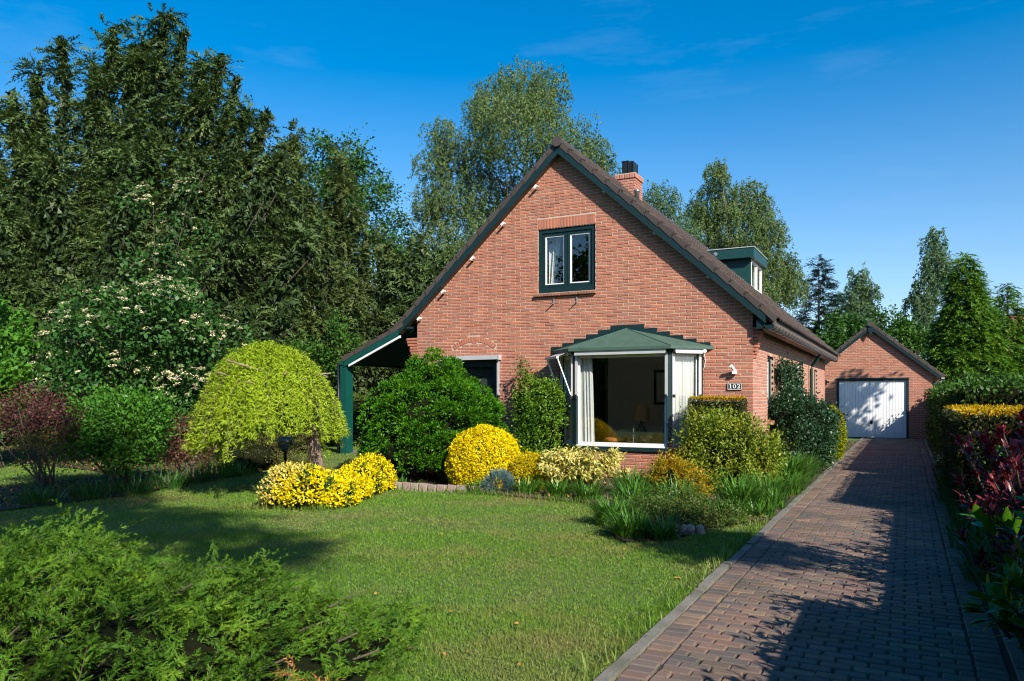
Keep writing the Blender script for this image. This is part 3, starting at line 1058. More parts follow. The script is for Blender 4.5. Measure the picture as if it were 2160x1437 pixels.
cw.box(-6.06, -5.78, 17.50, 17.515, 6.81, 7.12); cw.box(-6.06, -5.78, 17.84, 17.855, 6.81, 7.12); cw.box(-5.80, -5.785, 17.50, 17.85, 6.81, 7.12)
cw.box(-6.075, -5.90, 17.49, 17.86, 7.12, 7.145)
cw.link('chimney_cowl', 'dark', ch)
vp = MB().lathe([(.0, 0), (.055, 0), (.055, .26), (.075, .28), (.075, .32), (.0, .34)], (-5.35, 16.45, rtop(-5.35) - .08), 14)
vp.link('roof_vent', 'gutter', house, True)
# dormer
dm = MB()
DX, DY0, DY1 = -3.96, 22.66, 24.55
zt, zb_ = 5.50, rtop(DX) + .0
xi = RX + (RZ - zt) / SL
dm.prism([(DX - .02, DY0, zb_ - .1), (DX - .02, DY0, zt), (xi - .5, DY0, zt), (xi - .5, DY0, rtop(xi - .5) - .1)], (0, .05, 0))
dormer = dm.link('dormer', 'dormergreen', house)
dm = MB()
dm.prism([(DX - .02, DY1 - .05, zb_ - .1), (DX - .02, DY1 - .05, zt), (xi - .5, DY1 - .05, zt), (xi - .5, DY1 - .05, rtop(xi - .5) - .1)], (0, .05, 0))
dm.link('dormer_cheek', 'dormergreen', dormer)
MB().box(-5.35, DX + .1, DY0 - .22, DY1 + .18, zt - .02, 5.76).link('dormer_fascia', 'dormergreen', dormer)
MB().box(-5.38, DX + .12, DY0 - .24, DY1 + .20, 5.765, 5.785).link('dormer_trim', 'alu', dormer)
MB().tube([(-4.93, DY0 - .225, 5.64), (-4.93, DY0 - .26, 5.64)], .055, 14).tube([(-4.93, DY0 - .255, 5.64), (-4.93, DY0 - .275, 5.64)], .03, 12).link('dormer_vent', 'galv', dormer)
dw = MB()
for ya, yb in ((DY0 + .06, DY0 + .11), (DY0 + .95, DY0 + 1.03), (DY1 - .11, DY1 - .06)):
    dw.box(DX - .08, DX - .01, ya, yb, zb_ + .02, zt - .03)
dw.box(DX - .08, DX - .012, DY0 + .11, DY1 - .11, zb_ + .02, zb_ + .08); dw.box(DX - .08, DX - .012, DY0 + .11, DY1 - .11, zt - .10, zt - .03)
dwo = dw.link('dormer_window', 'white', dormer)
MB().box(DX - .055, DX - .045, DY0 + .1, DY1 - .1, zb_ + .06, zt - .08).link('pane', 'glass', dwo)
MB().prism([(-4.05, 25.6, rtop(-4.05)), (-4.05, 25.6, rtop(-4.05) + .10), (-5.0, 25.6, rtop(-5.0) + .10), (-5.0, 25.6, rtop(-5.0))], (0, 1.4, 0)).link('roof_window', 'wood', house)

# --- porch roof on the left: flatter slope carried by a green column
PX0, PX1 = -11.52, EXL + .25
PZ1 = rtop(EXL) - .05
PZ0 = 2.40
def ptop(x): return PZ1 + (x - EXL) * (PZ1 - PZ0) / (EXL - PX0)
pr = MB()
pr.prism([(PX0, YV + .05, ptop(PX0) - .03), (PX1, YV + .05, ptop(PX1) - .03), (PX1, YV + .05, ptop(PX1) - .12), (PX0, YV + .05, ptop(PX0) - .12)][::-1], (0, 4.6, 0))
porch = pr.link('porch_roof', 'green', house)
pmm = MB()
pmm.prism([(PX0 + .1, YV + .3, ptop(PX0 + .1) - .14), (PX1, YV + .3, ptop(PX1) - .14), (PX1, YV + .3, ptop(PX1) - .16), (PX0 + .1, YV + .3, ptop(PX0 + .1) - .16)][::-1], (0, 4.2, 0))
pmm.link('porch_ceiling', 'green', porch)
board('porch_board', PX0, EXL + .06, YV - .004, YV + .028, .05, .21, 'porchgreen', porch, ptop)
board('porch_trim', PX0 + .14, EXL + .10, YV + .004, YV + .05, .212, .262, 'white', porch, ptop)
pang = math.atan((PZ1 - PZ0) / (EXL - PX0))
for q in range(5):
    x = PX0 - .03 + q * .33
    inst('verge_tile', vme, (x, YV - .012, ptop(x) + .012), porch, (0, -pang, 0))
MB().box(PX0 - .10, PX0 - .02, YV, YV + 4.6, ptop(PX0) - .16, ptop(PX0) - .07).link('porch_gutter', 'porchgreen', porch)
co_ = MB().box(-11.64, -11.46, 13.9, 14.14, 0, 2.24)
co_.box(-11.655, -11.445, 13.885, 14.155, 0, .12)
co_.prism([(-11.64, 13.9, 2.24), (-11.46, 13.9, 2.24), (-11.50, 13.9, 2.34), (-11.60, 13.9, 2.34)], (0, .24, 0))
co_.link('porch_post', 'porchgreen', house)
MB().tube([(-11.745, 13.98, 2.3), (-11.745, 13.98, .05)], .045, 10).link('post_shade_strip', 'dark', house, True)  # dark upright tube standing in for the shaded side of the post
MB().box(-11.9, -9.7, 14.0, 18.2, .16, .21).link('porch_paving', 'kerb', house)

# --- upper window
def sash_window(par, name, x0, x1, z0, z1, yo, frame, sash, mull):
    b = MB()
    f = .075
    y0_, y1_ = yo, yo + .11
    b.box(x0, x0 + f, y0_, y1_, z0, z1); b.box(x1 - f, x1, y0_, y1_, z0, z1)
    b.box(x0 + f, x1 - f, y0_, y1_, z1 - f, z1); b.box(x0 + f, x1 - f, y0_, y1_, z0, z0 + f + .03)
    w = b.link(name, frame, par)
    n = mull
    ww = (x1 - x0 - 2 * f) / n
    for k in range(n):
        a_ = x0 + f + k * ww + .006; c_ = a_ + ww - .012
        za, zb2 = z0 + f + .036, z1 - f - .006
        s = MB(); e = .055
        s.box(a_, a_ + e, y0_ + .022, y1_ - .01, za, zb2); s.box(c_ - e, c_, y0_ + .022, y1_ - .01, za, zb2)
        s.box(a_ + e, c_ - e, y0_ + .022, y1_ - .01, zb2 - e, zb2); s.box(a_ + e, c_ - e, y0_ + .022, y1_ - .01, za, za + e)
        s.link('sash', frame, w)
        s = MB(); g2 = .022
        a2, c2, z2, z3 = a_ + e, c_ - e, za + e, zb2 - e
        s.box(a2, a2 + g2, y0_ + .036, y1_ - .03, z2, z3); s.box(c2 - g2, c2, y0_ + .036, y1_ - .03, z2, z3)
        s.box(a2 + g2, c2 - g2, y0_ + .036, y1_ - .03, z3 - g2, z3); s.box(a2 + g2, c2 - g2, y0_ + .036, y1_ - .03, z2, z2 + g2)
        s.link('glazing_bead', sash, w)
        MB().box(a2 + .01, c2 - .01, y0_ + .055, y0_ + .061, z2 + .01, z3 - .01).link('pane', 'glass', w)
    return w
uw = sash_window(house, 'upper_window', -6.655, -5.415, 3.605, 4.888, YF + .03, 'green', 'white', 2)
sg = MB().box(-6.70, -5.40, YF - .06, YF + .14, 3.535, 3.548).link('window_sill', 'mortar', house)
sm_ = MB().cbox(-.092, .092, -.105, .06, -.03, .028, .008).mesh('sill_brick'); sm_.materials.append(M['sillstone'])
for q in range(7):
    inst('sill_brick', sm_, (-6.615 + q * .188, YF + .035, 3.565), sg, (.10, 0, 0))
for x in (-6.30, -5.80):
    MB().box(x - .012, x + .012, YF - .020, YF - .006, 3.37, 3.50).box(x - .01, x + .01, YF - .13, YF - .02, 3.37, 3.385).link('wall_bracket', 'galv', house)
# --- left ground-floor window with its sun-screen cassette
lw = sash_window(house, 'left_window', -8.86, -7.58, 1.05, 2.30, YF + .07, 'green', 'green', 1)
aw = MB().box(-8.91, -7.52, YF - .115, YF - .012, 2.285, 2.375).box(-8.94, -8.91, YF - .12, YF - .01, 2.275, 2.38).box(-7.52, -7.49, YF - .12, YF - .01, 2.275, 2.38).link('sunscreen_cassette', 'alu', house)
for x in (-8.875, -7.555):
    MB().box(x - .022, x + .022, YF - .05, YF - .01, 1.52, 2.283).link('guide_rail', 'alu', aw)
    MB().box(x - .02, x + .05, YF - .09, YF - .045, 1.49, 1.54).link('guide_stop', 'dark', aw)
MB().box(-8.92, -7.52, YF - .05, YF + .06, .98, 1.05).link('window_sill', 'sillstone', house)
# --- side windows
for n_, (ya, yb, z0, z1) in enumerate(SOPEN):
    b = MB(); f = .07; xa, xc = XR - .16, XR - .055
    b.box(xa, xc, ya, ya + f, z0, z1); b.box(xa, xc, yb - f, yb, z0, z1); b.box(xa, xc, ya + f, yb - f, z1 - f, z1); b.box(xa, xc, ya + f, yb - f, z0, z0 + f + .03)
    w = b.link('side_window', 'green', house)
    MB().box(xa + .02, xa + .07, ya + f, ya + f + .06, z0 + .1, z1 - f).box(xa + .02, xa + .07, yb - f - .06, yb - f, z0 + .1, z1 - f).box(xa + .02, xa + .07, ya + f + .06, yb - f - .06, z0 + .1, z0 + .16).link('sash', 'white', w)
    MB().box(xa + .03, xa + .036, ya + f, yb - f, z0 + .1, z1 - f).link('pane', 'glass', w)
    MB().box(XR - .05, XR + .11, ya - .05, yb + .05, z0 - .085, z0 - .01).link('side_sill', 'sillstone', house)

# --- bay window
YY = 13.59
bx0, bx1 = -5.663, -3.806
wl, wr = -6.125, -3.344
bay = MB()
P0, P1, P2, P3 = (wl, YF), (bx0, YY), (bx1, YY), (wr, YF)
def quadband(b, pts, z0, z1, inset=.0, mi=0):
    for (xa, ya), (xc, yc) in zip(pts[:-1], pts[1:]):
        b.poly([(xa, ya, z0), (xc, yc, z0), (xc, yc, z1), (xa, ya, z1)], mi)
def offs(d):
    k = d * (math.sqrt(2) - 1)
    return [(wl - d * 1.414, YF), (bx0 - k, YY - d), (bx1 + k, YY - d), (wr + d * 1.414, YF)]
def slab(b, d, z0, z1, back=YF + .1, mi=0):
    p = offs(d)
    pts = [(p[0][0], back), p[0], p[1], p[2], p[3], (p[3][0], back)]
    b.prism([(x, y, z0) for x, y in pts], (0, 0, z1 - z0), mi)
slab(bay, -.005, 0, .50)
bayo = bay.link('bay_window', 'mortar', house)
# base bricks: full ones are pieces, cut ones at the corners are joined
dd = offs(0)
bcut = MB()
for (pa, pb_) in zip(dd[:-1], dd[1:]):
    va = Vector((pa[0], pa[1], 0)); vb = Vector((pb_[0], pb_[1], 0)); ln = (vb - va).length; u = (vb - va).normalized()
    nr = Vector((u.y, -u.x, 0)); rot = math.atan2(u.y, u.x)
    for k in range(8):
        s = -(k % 2) * PL / 2 + .004
        z = .002 + k * PH
        while s < ln:
            a_, b_ = max(s, .002), min(s + BL, ln - .002)
            if b_ - a_ > BL - .001:
                p = va + u * a_
                inst('brick', unit, (p.x - nr.x * .013, p.y - nr.y * .013, z), bayo, (0, 0, rot))
            elif b_ - a_ > .02:
                p = va + u * a_ + nr * .004; q_ = va + u * b_ + nr * .004
                bcut.prism([(p.x, p.y, z), (q_.x, q_.y, z), (q_.x - nr.x * .03, q_.y - nr.y * .03, z), (p.x - nr.x * .03, p.y - nr.y * .03, z)], (0, 0, BH))
            s += PL
tag(bcut.link('cut_bricks', 'brickj', bayo), kind='stuff')
sb_ = MB(); slab(sb_, .045, .503, .572)
sb_.link('sill_board', 'green', bayo)
sb2 = MB(); slab(sb2, .0, .575, .60, YF + .2)
sb2.link('inner_sill', 'white', bayo)
hd = MB(); slab(hd, .02, 2.30, 2.373)
hd.link('head_beam', 'green', bayo)
for px, py, rz in ((bx0, YY, -R(22.5)), (bx1, YY, R(22.5))):
    b = MB().box(-.052, .052, -.01, .10, .60, 2.30)
    me = b.mesh('corner_post'); me.materials.append(M['green'])
    inst('corner_post', me, (px, py, 0), bayo, (0, 0, rz))
for px, sgn in ((wl, 1), (wr, -1)):
    MB().box(px - .03 if sgn > 0 else px - .05, px + .05 if sgn > 0 else px + .03, YF - .05, YF + .10, .60, 2.30).link('wall_post', 'green', bayo)
faces = [(P0, P1), (P1, P2), (P2, P3)]
def facebox(b, fa, s0, s1, o0, o1, z0, z1):
    """box on a face of the bay: s along it, o outward from the glass line"""
    va = Vector((fa[0][0], fa[0][1], 0)); vb = Vector((fa[1][0], fa[1][1], 0))
    u = (vb - va).normalized(); n = Vector((u.y, -u.x, 0))
    pts = [va + u * s0 + n * o0, va + u * s0 + n * o1, va + u * s1 + n * o1, va + u * s1 + n * o0]
    b.prism([(p.x, p.y, z0) for p in pts], (0, 0, z1 - z0))
    return b
for fi, fa in enumerate(faces):
    ln = (Vector(fa[1]) - Vector(fa[0])).length
    b = MB()
    for s0, s1 in ((.06, .10), (ln - .10, ln - .06)):
        facebox(b, fa, s0, s1, -.06, -.02, .60, 2.30)
    facebox(b, fa, .10, ln - .10, -.06, -.02, 2.24, 2.30); facebox(b, fa, .10, ln - .10, -.06, -.02, .60, .65)
    b.link('glazing_frame', 'white', bayo)
    facebox(MB(), fa, .09, ln - .09, -.042, -.036, .64, 2.25).link('pane', 'glass', bayo)
    # sun-screen cassette and guide rails on each face
    c = MB(); facebox(c, fa, .045, ln - .045, .03, .13, 2.31, 2.405); facebox(c, fa, .05, ln - .05, .115, .138, 2.29, 2.33)
    cas = c.link('sunscreen_cassette', 'alu', bayo)
    for s0 in (.03, ln - .075):
        facebox(MB(), fa, s0, s0 + .045, .008, .05, 1.52, 2.305).link('guide_rail', 'alu', cas)
        facebox(MB(), fa, s0 + .005, s0 + .04, .05, .085, 1.49, 1.55).link('guide_stop', 'dark', cas)
# half-open screen on the left face: drop bar and two arms
u = Vector((bx0 - wl, YY - YF, 0)).normalized(); nrm = Vector((u.y, -u.x, 0))
va = Vector((wl, YF, 0))
for s0 in (.04, .60):
    a_ = va + u * s0 + nrm * .05 + Vector((0, 0, 1.52)); b_ = va + u * s0 + nrm * .33 + Vector((0, 0, 2.24))
    MB().bar(a_, b_, .03, .02).link('screen_arm', 'white', bayo)
a_ = va + u * .0 + nrm * .34 + Vector((0, 0, 2.26)); b_ = va + u * .64 + nrm * .34 + Vector((0, 0, 2.26))
MB().bar(a_, b_, .05, .045).link('screen_bar', 'alu', bayo)
t = MB()
p4 = [va + u * .05 + nrm * .1 + Vector((0, 0, 2.37)), va + u * .60 + nrm * .1 + Vector((0, 0, 2.37)), va + u * .60 + nrm * .33 + Vector((0, 0, 2.275)), va + u * .05 + nrm * .33 + Vector((0, 0, 2.275))]
t.prism(p4, (0, 0, .004)); t.link('screen_cloth', 'alu', bayo)
# roof of the bay: three sheets up to the wall, thick rounded eave
ap = (-4.77, YF - .005, 2.815)
e = offs(.16); ez = 2.425
rb = MB()
E0 = [(x, min(y, YF - .004), ez) for x, y in e]
for i in range(3): rb.poly([E0[i], E0[i + 1], ap])
for i in range(3):
    (xa, ya, _), (xc, yc, _) = E0[i], E0[i + 1]
    rb.poly([(xa, ya, ez - .055), (xc, yc, ez - .055), (xc, yc, ez), (xa, ya, ez)])
rb.poly([(x, y, ez - .055) for x, y, _ in E0][::-1])
bro = rb.link('bay_roof', 'baygreen', bayo)
for i in (1, 2):
    MB().tube([E0[i], ap], .012, 6).link('roof_seam', 'baygreen', bro)
fb = MB(); slab(fb, .11, 2.375, 2.422, YF - .004)
fb.link('eave_fascia', 'green', bro)
st = MB()
pts = []
for k in range(6):
    pts.append((-6.36 + k * .254, 2.48 + k * .0765 - (.0765 if k else 0)))
    pts.append((-6.36 + k * .254, 2.48 + k * .0765))
pts = [(-6.36, 2.40)]
for k in range(5):
    pts += [(-6.36 + k * .254, 2.50 + k * .0765), (-6.36 + (k + 1) * .254, 2.50 + k * .0765)]
pts += [(-5.09, 2.885), (-4.43, 2.885)]
for k in range(4, -1, -1):
    pts += [(-3.18 - (k + 1) * .25, 2.50 + k * .0765), (-3.18 - k * .25, 2.50 + k * .0765)]
pts += [(-3.18, 2.40)]
st.prism([(x, YF - .012, z) for x, z in pts], (0, .009, 0))
st.link('stepped_flashing', 'green', bro)
# --- rooms seen through the glass
rmx = MB()
rmx.box(XL + .25, XR - .26, YF + .27, 22, .02, .06); rmx.box(XL + .25, XR - .26, YF + .27, 22, 2.60, 2.66, 1)
rmx.box(-6.67, XR - .26, 18.2, 18.3, .06, 2.6, 1); rmx.box(XL + .25, XR - .26, 22, 22.1, .06, 2.6, 2)
rmx.box(-6.75, -6.67, 18.2, 22, .06, 2.6, 2); rmx.box(XL + .26, XL + .30, YF + .27, 14.9, .06, 2.6, 1); rmx.box(XL + .26, XL + .30, 17.9, 22, .06, 2.6, 1)
rmx.box(-8.9, -3.5, YF + .27, 18, 2.95, 3.0); rmx.prism([(-8.6, 15.6, 3.0), (-3.7, 15.6, 3.0), (-5.9, 15.6, 5.6), (-6.4, 15.6, 5.6)], (0, .1, 0), 2)
rmx.link('room', ['roomdark', 'room', 'roomdark'], house)
pd = MB()  # unseen glazed opening added to let sky light into the room
for ya, yb in ((14.9, 15.0), (16.35, 16.45), (17.8, 17.9)):
    pd.box(XL + .05, XL + .15, ya, yb, .06, 2.35)
pd.box(XL + .05, XL + .15, 15.0, 16.35, 2.25, 2.35); pd.box(XL + .05, XL + .15, 16.45, 17.8, 2.25, 2.35)
pdo = pd.link('light_opening', 'green', house)
MB().box(XL + .09, XL + .096, 14.95, 17.85, .08, 2.3).link('pane', 'glass', pdo)

# ------------------------------------------------------------------ things on and in the house
def curtain(label, pts, z0, z1, waves, amp=.03, tie=None):
    """hanging cloth along a polyline with folds"""
    n = 12 * waves
    pa, pb_ = Vector((*pts[0], 0)), Vector((*pts[1], 0))
    u = (pb_ - pa).normalized(); nr = Vector((u.y, -u.x, 0)); ln = (pb_ - pa).length
    b = MB(); rows_ = 10
    for r in range(rows_ + 1):
        t = r / rows_
        for i in range(n + 1):
            s = i / n
            w = 1.0
            if tie: w = tie(t)
            p = pa + u * (s * ln * w) + nr * (amp * (math.sin(s * waves * 2 * math.pi + 1.3 * math.sin(s * 9.3 + 1) + .8 * math.sin(t * 2.4 + s * 5)) + .35 * math.sin(s * waves * 4.4 * math.pi + t)) * (.55 + .45 * t) * (.75 + .4 * math.sin(s * 13 + 2)))
            b.v.append((p.x, p.y, z1 + (z0 - z1) * t))
    for r in range(rows_):
        for i in range(n):
            q = r * (n + 1) + i
            b.f.append((q, q + 1, q + n + 2, q + n + 1)); b.m.append(0)
    o = b.link('curtain', 'curtain', None, True)
    tag(o, label, 'curtain', 'white curtains behind the house windows')
curtain('white pleated curtain filling the right slanted pane of the bay window', ((bx1 + .02, YY + .12), (wr - .13, YF - .02)), .62, 2.26, 7)
curtain('narrow white curtain gathered at the left of the large bay pane', ((bx0 + .07, YY + .13), (bx0 + .36, YY + .13)), .62, 2.27, 4, tie=lambda t: .8 + .22 * t)
curtain('white curtain in the shaded left slanted pane of the bay window', ((wl + .14, YF - .02), (bx0 - .02, YY + .12)), .62, 2.26, 5)
curtain('white curtain swept to the left edge of the upper gable window', ((-6.53, YF + .30), (-6.26, YF + .30)), 3.64, 4.86, 3, tie=lambda t: 1.0 - .75 * t)
curtain('white curtain in the dormer window on the tiled roof', ((DX - .16, DY0 + .1), (DX - .16, DY1 - .1)), zb_ + .04, zt - .06, 7, .025)
curtain('plain white curtain in the narrow side window next to the house corner', ((XR - .21, 15.70), (XR - .21, 16.36)), 1.08, 2.28, 4, .015)

pl = thing('house_number', 'dark green house number plate reading 102 with a white border', 'sign', (-2.745, YF - .02, 1.695))
MB().box(-2.872, -2.618, YF - .026, YF - .004, 1.630, 1.760).link('plate', 'green', pl)
bd = MB(); ra, rb2, rc, rd = -2.866, -2.624, 1.636, 1.754
bd.box(ra, rb2, YF - .0295, YF - .0265, rc, rc + .008); bd.box(ra, rb2, YF - .0295, YF - .0265, rd - .008, rd)
bd.box(ra, ra + .008, YF - .0295, YF - .0265, rc + .008, rd - .008); bd.box(rb2 - .008, rb2, YF - .0295, YF - .0265, rc + .008, rd - .008)
bd.link('border', 'white', pl)
def strip(b, left, right, y):
    """flat figure between two outlines of equal length"""
    for i in range(len(left) - 1):
        b.prism([(left[i][0], y, left[i][1]), (left[i + 1][0], y, left[i + 1][1]), (right[i + 1][0], y, right[i + 1][1]), (right[i][0], y, right[i][1])], (0, .003, 0))
yd = YF - .0300
zb0 = 1.657; hh = .076
d1 = MB()
x = -2.815
d1.box(x - .008, x + .009, yd, yd + .003, zb0 + .006, zb0 + hh)
d1.box(x - .020, x + .021, yd, yd + .003, zb0, zb0 + .007)
d1.prism([(x - .008, yd, zb0 + hh), (x - .022, yd, zb0 + hh - .014), (x - .022, yd, zb0 + hh - .021), (x - .008, yd, zb0 + hh - .014)], (0, .003, 0))
d1.link('digit', 'white', pl)
d0 = MB()
x = -2.747
to = np.linspace(0, 2 * math.pi, 25)
strip(d0, [(x + .029 * math.cos(t), zb0 + hh / 2 + hh / 2 * math.sin(t)) for t in to], [(x + .0125 * math.cos(t), zb0 + hh / 2 + (hh / 2 - .007) * math.sin(t)) for t in to], yd)
d0.link('digit', 'white', pl)
d2 = MB()
x = -2.676
path = [(-.024, .055, .010), (-.018, .066, .012), (-.004, .0715, .009), (.010, .069, .011), (.0175, .058, .016), (.016, .046, .016), (.006, .032, .013), (-.008, .018, .010), (-.020, .006, .009)]
lf, rg = [], []
for i, (px, pz, w) in enumerate(path):
    a_ = path[max(i - 1, 0)]; b_ = path[min(i + 1, len(path) - 1)]
    d = Vector((b_[0] - a_[0], b_[1] - a_[1])).normalized()
    lf.append((x + px - d.y * w / 2, zb0 + pz + d.x * w / 2)); rg.append((x + px + d.y * w / 2, zb0 + pz - d.x * w / 2))
strip(d2, lf, rg, yd)
d2.box(x - .026, x + .024, yd, yd + .003, zb0, zb0 + .013)
d2.prism([(x + .012, yd, zb0 + .013), (x + .024, yd, zb0 + .013), (x + .027, yd, zb0 + .024), (x + .022, yd, zb0 + .024)], (0, .003, 0))
d2.link('digit', 'white', pl)

lampt = thing('wall_lamp', 'small white spotlight on the brick wall above the house number', 'lamp', (-2.76, YF, 1.98))
MB().box(-2.775, -2.70, YF - .10, YF - .03, 1.915, 1.985).tube([(-2.745, YF - .05, 1.97), (-2.765, YF - .12, 2.03)], .03, 12).link('lamp_head', 'white', lampt)
MB().tube([(-2.75, YF - .03, 1.95), (-2.75, YF - .004, 1.95)], .035, 12).link('lamp_base', 'white', lampt)
MB().tube([(-2.77, YF - .125, 2.035), (-2.778, YF - .15, 2.055)], [.028, .034], 12).link('lamp_rim', 'white', lampt)
cm = thing('security_camera', 'small white round camera under the right end of the bay roof', 'camera', (-3.28, YF - .08, 2.33))
MB().lathe([(0, -.05), (.035, -.045), (.05, -.02), (.052, .01), (.04, .04), (0, .05)], (-3.28, YF - .09, 2.34), 14).link('housing', 'white', cm, True)
MB().tube([(-3.28, YF - .06, 2.36), (-3.28, YF - .004, 2.38)], .022, 8).link('mount', 'white', cm)
MB().tube([(-3.29, YF - .02, 2.30), (-3.27, YF - .015, 2.18), (-3.285, YF - .014, 2.05), (-3.33, YF - .014, 1.98)], .006, 6).link('cable', 'white', cm)

tl = thing('table_lamp', 'table lamp with tan cone shade behind the big bay pane', 'lamp', (-4.85, 15.2, .75))
MB().lathe([(.19, 1.02), (.135, 1.36)], (-4.85, 15.2, 0), 20).link('lamp_shade', 'shade', tl, True)
MB().lathe([(0, .75), (.09, .75), (.11, .82), (.06, .92), (.02, .96), (.02, 1.1)], (-4.85, 15.2, 0), 14).link('lamp_base', 'wood', tl, True)
st_ = thing('side_table', 'low wooden side table under the tan lamp', 'table', (-4.85, 15.2, .06))
MB().lathe([(0, .72), (.3, .72), (.3, .748), (0, .748)], (-4.85, 15.2, 0), 20).link('table_top', 'wood', st_)
for k in range(4):
    t_ = k * math.pi / 2 + .5
    MB().bar((-4.85 + .2 * math.cos(t_), 15.2 + .2 * math.sin(t_), .72), (-4.85 + .25 * math.cos(t_), 15.2 + .25 * math.sin(t_), .06), .035).link('leg', 'wood', st_)
ac = thing('armchair', 'dark navy armchair at the right inside the bay window', 'armchair', (-4.15, 15.3, .06))
MB().box(-4.5, -3.85, 15.0, 15.6, .40, .55).link('seat', 'navy', ac)
MB().prism([(-4.5, 15.5, .55), (-3.85, 15.5, .55), (-3.88, 15.6, 1.18), (-4.47, 15.6, 1.18)], (0, .12, 0)).link('backrest', 'navy', ac)
for x in (-4.55, -3.85):
    MB().box(x, x + .07, 15.0, 15.6, .55, .74).link('arm', 'wood', ac)
for x, y_ in ((-4.5, 15.02), (-3.86, 15.02), (-4.5, 15.56), (-3.86, 15.56)):
    MB().bar((x, y_, .40), (x, y_, .06), .04).link('leg', 'wood', ac)
sto = thing('stool', 'orange topped stool behind the left part of the bay pane', 'stool', (-5.2, 14.6, .06))
MB().lathe([(0, .60), (.20, .60), (.22, .64), (.20, .69), (0, .70)], (-5.2, 14.6, 0), 18).link('seat', 'orange', sto, True)
for k in range(4):
    t_ = k * math.pi / 2 + .4
    MB().bar((-5.2 + .14 * math.cos(t_), 14.6 + .14 * math.sin(t_), .6), (-5.2 + .18 * math.cos(t_), 14.6 + .18 * math.sin(t_), .06), .03).link('leg', 'wood', sto)
pic = thing('picture', 'dark framed picture on the pale wall inside the bay', 'picture', (-5.28, 18.19, 1.7))
b = MB(); b.box(-5.48, -5.42, 18.16, 18.198, 1.32, 2.16); b.box(-5.16, -5.10, 18.16, 18.198, 1.32, 2.16); b.box(-5.42, -5.16, 18.16, 18.198, 2.10, 2.16); b.box(-5.42, -5.16, 18.16, 18.198, 1.32, 1.38)
b.link('frame', 'dark', pic)
MB().box(-5.42, -5.16, 18.185, 18.195, 1.38, 2.10).link('print', 'room', pic)
for nme, x in (('green glass ball on a thin stick, the left one on the bay sill', -5.42), ('green glass ball on a thin stick, the right one on the bay sill', -4.55)):
    gbt = thing('glass_ball', nme, 'ornament', (x, YY + .2, .6), 'glass balls on sticks in the bay')
    MB().lathe([(0, .76), (.03, .775), (.042, .80), (.03, .835), (0, .845)], (x, YY + .2, 0), 14).link('ball', 'smoked', gbt, True)
    MB().tube([(x, YY + .2, .60), (x, YY + .2, .92)], .006, 6).link('stick', 'galv', gbt)
bx = MB().box(-5.9, -5.62, YF + .2, YF + .42, 3.63, 3.73).link('box', 'shade')
bl_ = MB().box(-8.79, -7.65, YF + .22, YF + .224, 1.12, 2.23).link('window_backing', 'backing')  # dark sheet added behind the pane so the window looks dark
tag(bl_, 'dark grey blind added to darken the left ground floor window', 'backing')
tag(bx, 'small tan box on the sill inside the upper gable window', 'box')

# ------------------------------------------------------------------ GARAGE
YG = 31.1
GA, GZ, GS = -1.18, 4.20, .83
gar = thing('brick_garage', 'small red brick garage with brown tiled gable at the end of the driveway', 'garage', (GA, YG, 0))
def gtop(x): return GZ - GS * abs(x - GA)
gxl, gxr = -3.19, .83
gb_ = MB()
GO = (-2.34, .06, 0, 2.20)
for xa, xc in ((gxl, GO[0]), (GO[0], GA), (GA, GO[1]), (GO[1], gxr)):
    z = GO[3] if GO[0] <= (xa + xc) / 2 <= GO[1] else 0
    gb_.prism([(xa, YG + .005, z), (xc, YG + .005, z), (xc, YG + .005, gtop(xc) - .18), (xa, YG + .005, gtop(xa) - .18)], (0, .2, 0))
gb_.box(gxr - .2, gxr - .014, YG + .2, YG + 6, 0, 2.25); gb_.box(gxl + .014, gxl + .2, YG + .2, YG + 6, 0, 2.25)
gb_.link('wall', 'mortar', gar)
glist = []
for k in range(int(4 / PH)):
    z = k * PH + .005; zm = z + BH / 2
    dx = (GZ - .2 - z - BH) / GS
    xa, xc = max(gxl, GA - dx), min(gxr, GA + dx)
    if xc - xa < .05: continue
    seg = [(xa, xc)] if zm > 2.2 else [(xa, GO[0]), (GO[1], xc)]
    for s0, s1 in seg:
        x = s0 - ((s0 - (k % 2) * PL / 2) % PL)
        while x < s1:
            a_, b_ = max(x, s0), min(x + BL, s1)
            if b_ - a_ > .03: glist.append((a_, b_, z))
            x += PL
gj = MB()
gfull = [q for q, g_ in enumerate(glist) if g_[1] - g_[0] > BL - .001 and g_[0] > -2.75]
gfull.sort(key=lambda q: -(glist[q][2] if glist[q][2] > 2.2 else glist[q][2] - 3))
gp = set(gfull[:280])
for q, (a_, b_, z) in enumerate(glist):
    jy = rng.normal(0, .0018)
    if q in gp: inst('brick', unit, (a_, YG + .016 + jy, z), gar)
    else: gj.cbox(a_, b_, YG - .002 + jy, YG + .03, z, z + BH, .004)
for k in range(int(2.2 / PH)):
    z = k * PH + .005
    y = YG + .05 - (k % 2) * .11
    while y < YG + 6:
        gj.box(gxr - .03, gxr + rng.normal(0, .0018), max(y, YG + .04), y + BL, z, z + BH); y += PL
tag(gj.link('brickwork', 'brickj', gar), kind='stuff')
gr_ = MB()
gxe0, gxe1 = GA - 2.33, GA + 2.33
for xe in (gxe0, gxe1):
    p = [(GA, YG - .16, GZ - .04), (xe, YG - .16, gtop(xe) - .04), (xe, YG - .16, gtop(xe) - .14), (GA, YG - .16, GZ - .14)]
    if xe < GA: p = p[::-1]
    gr_.prism(p, (0, 6.3, 0))
gr_.link('roof', 'soffit', gar)
gt = MB()
gang = math.atan(GS)
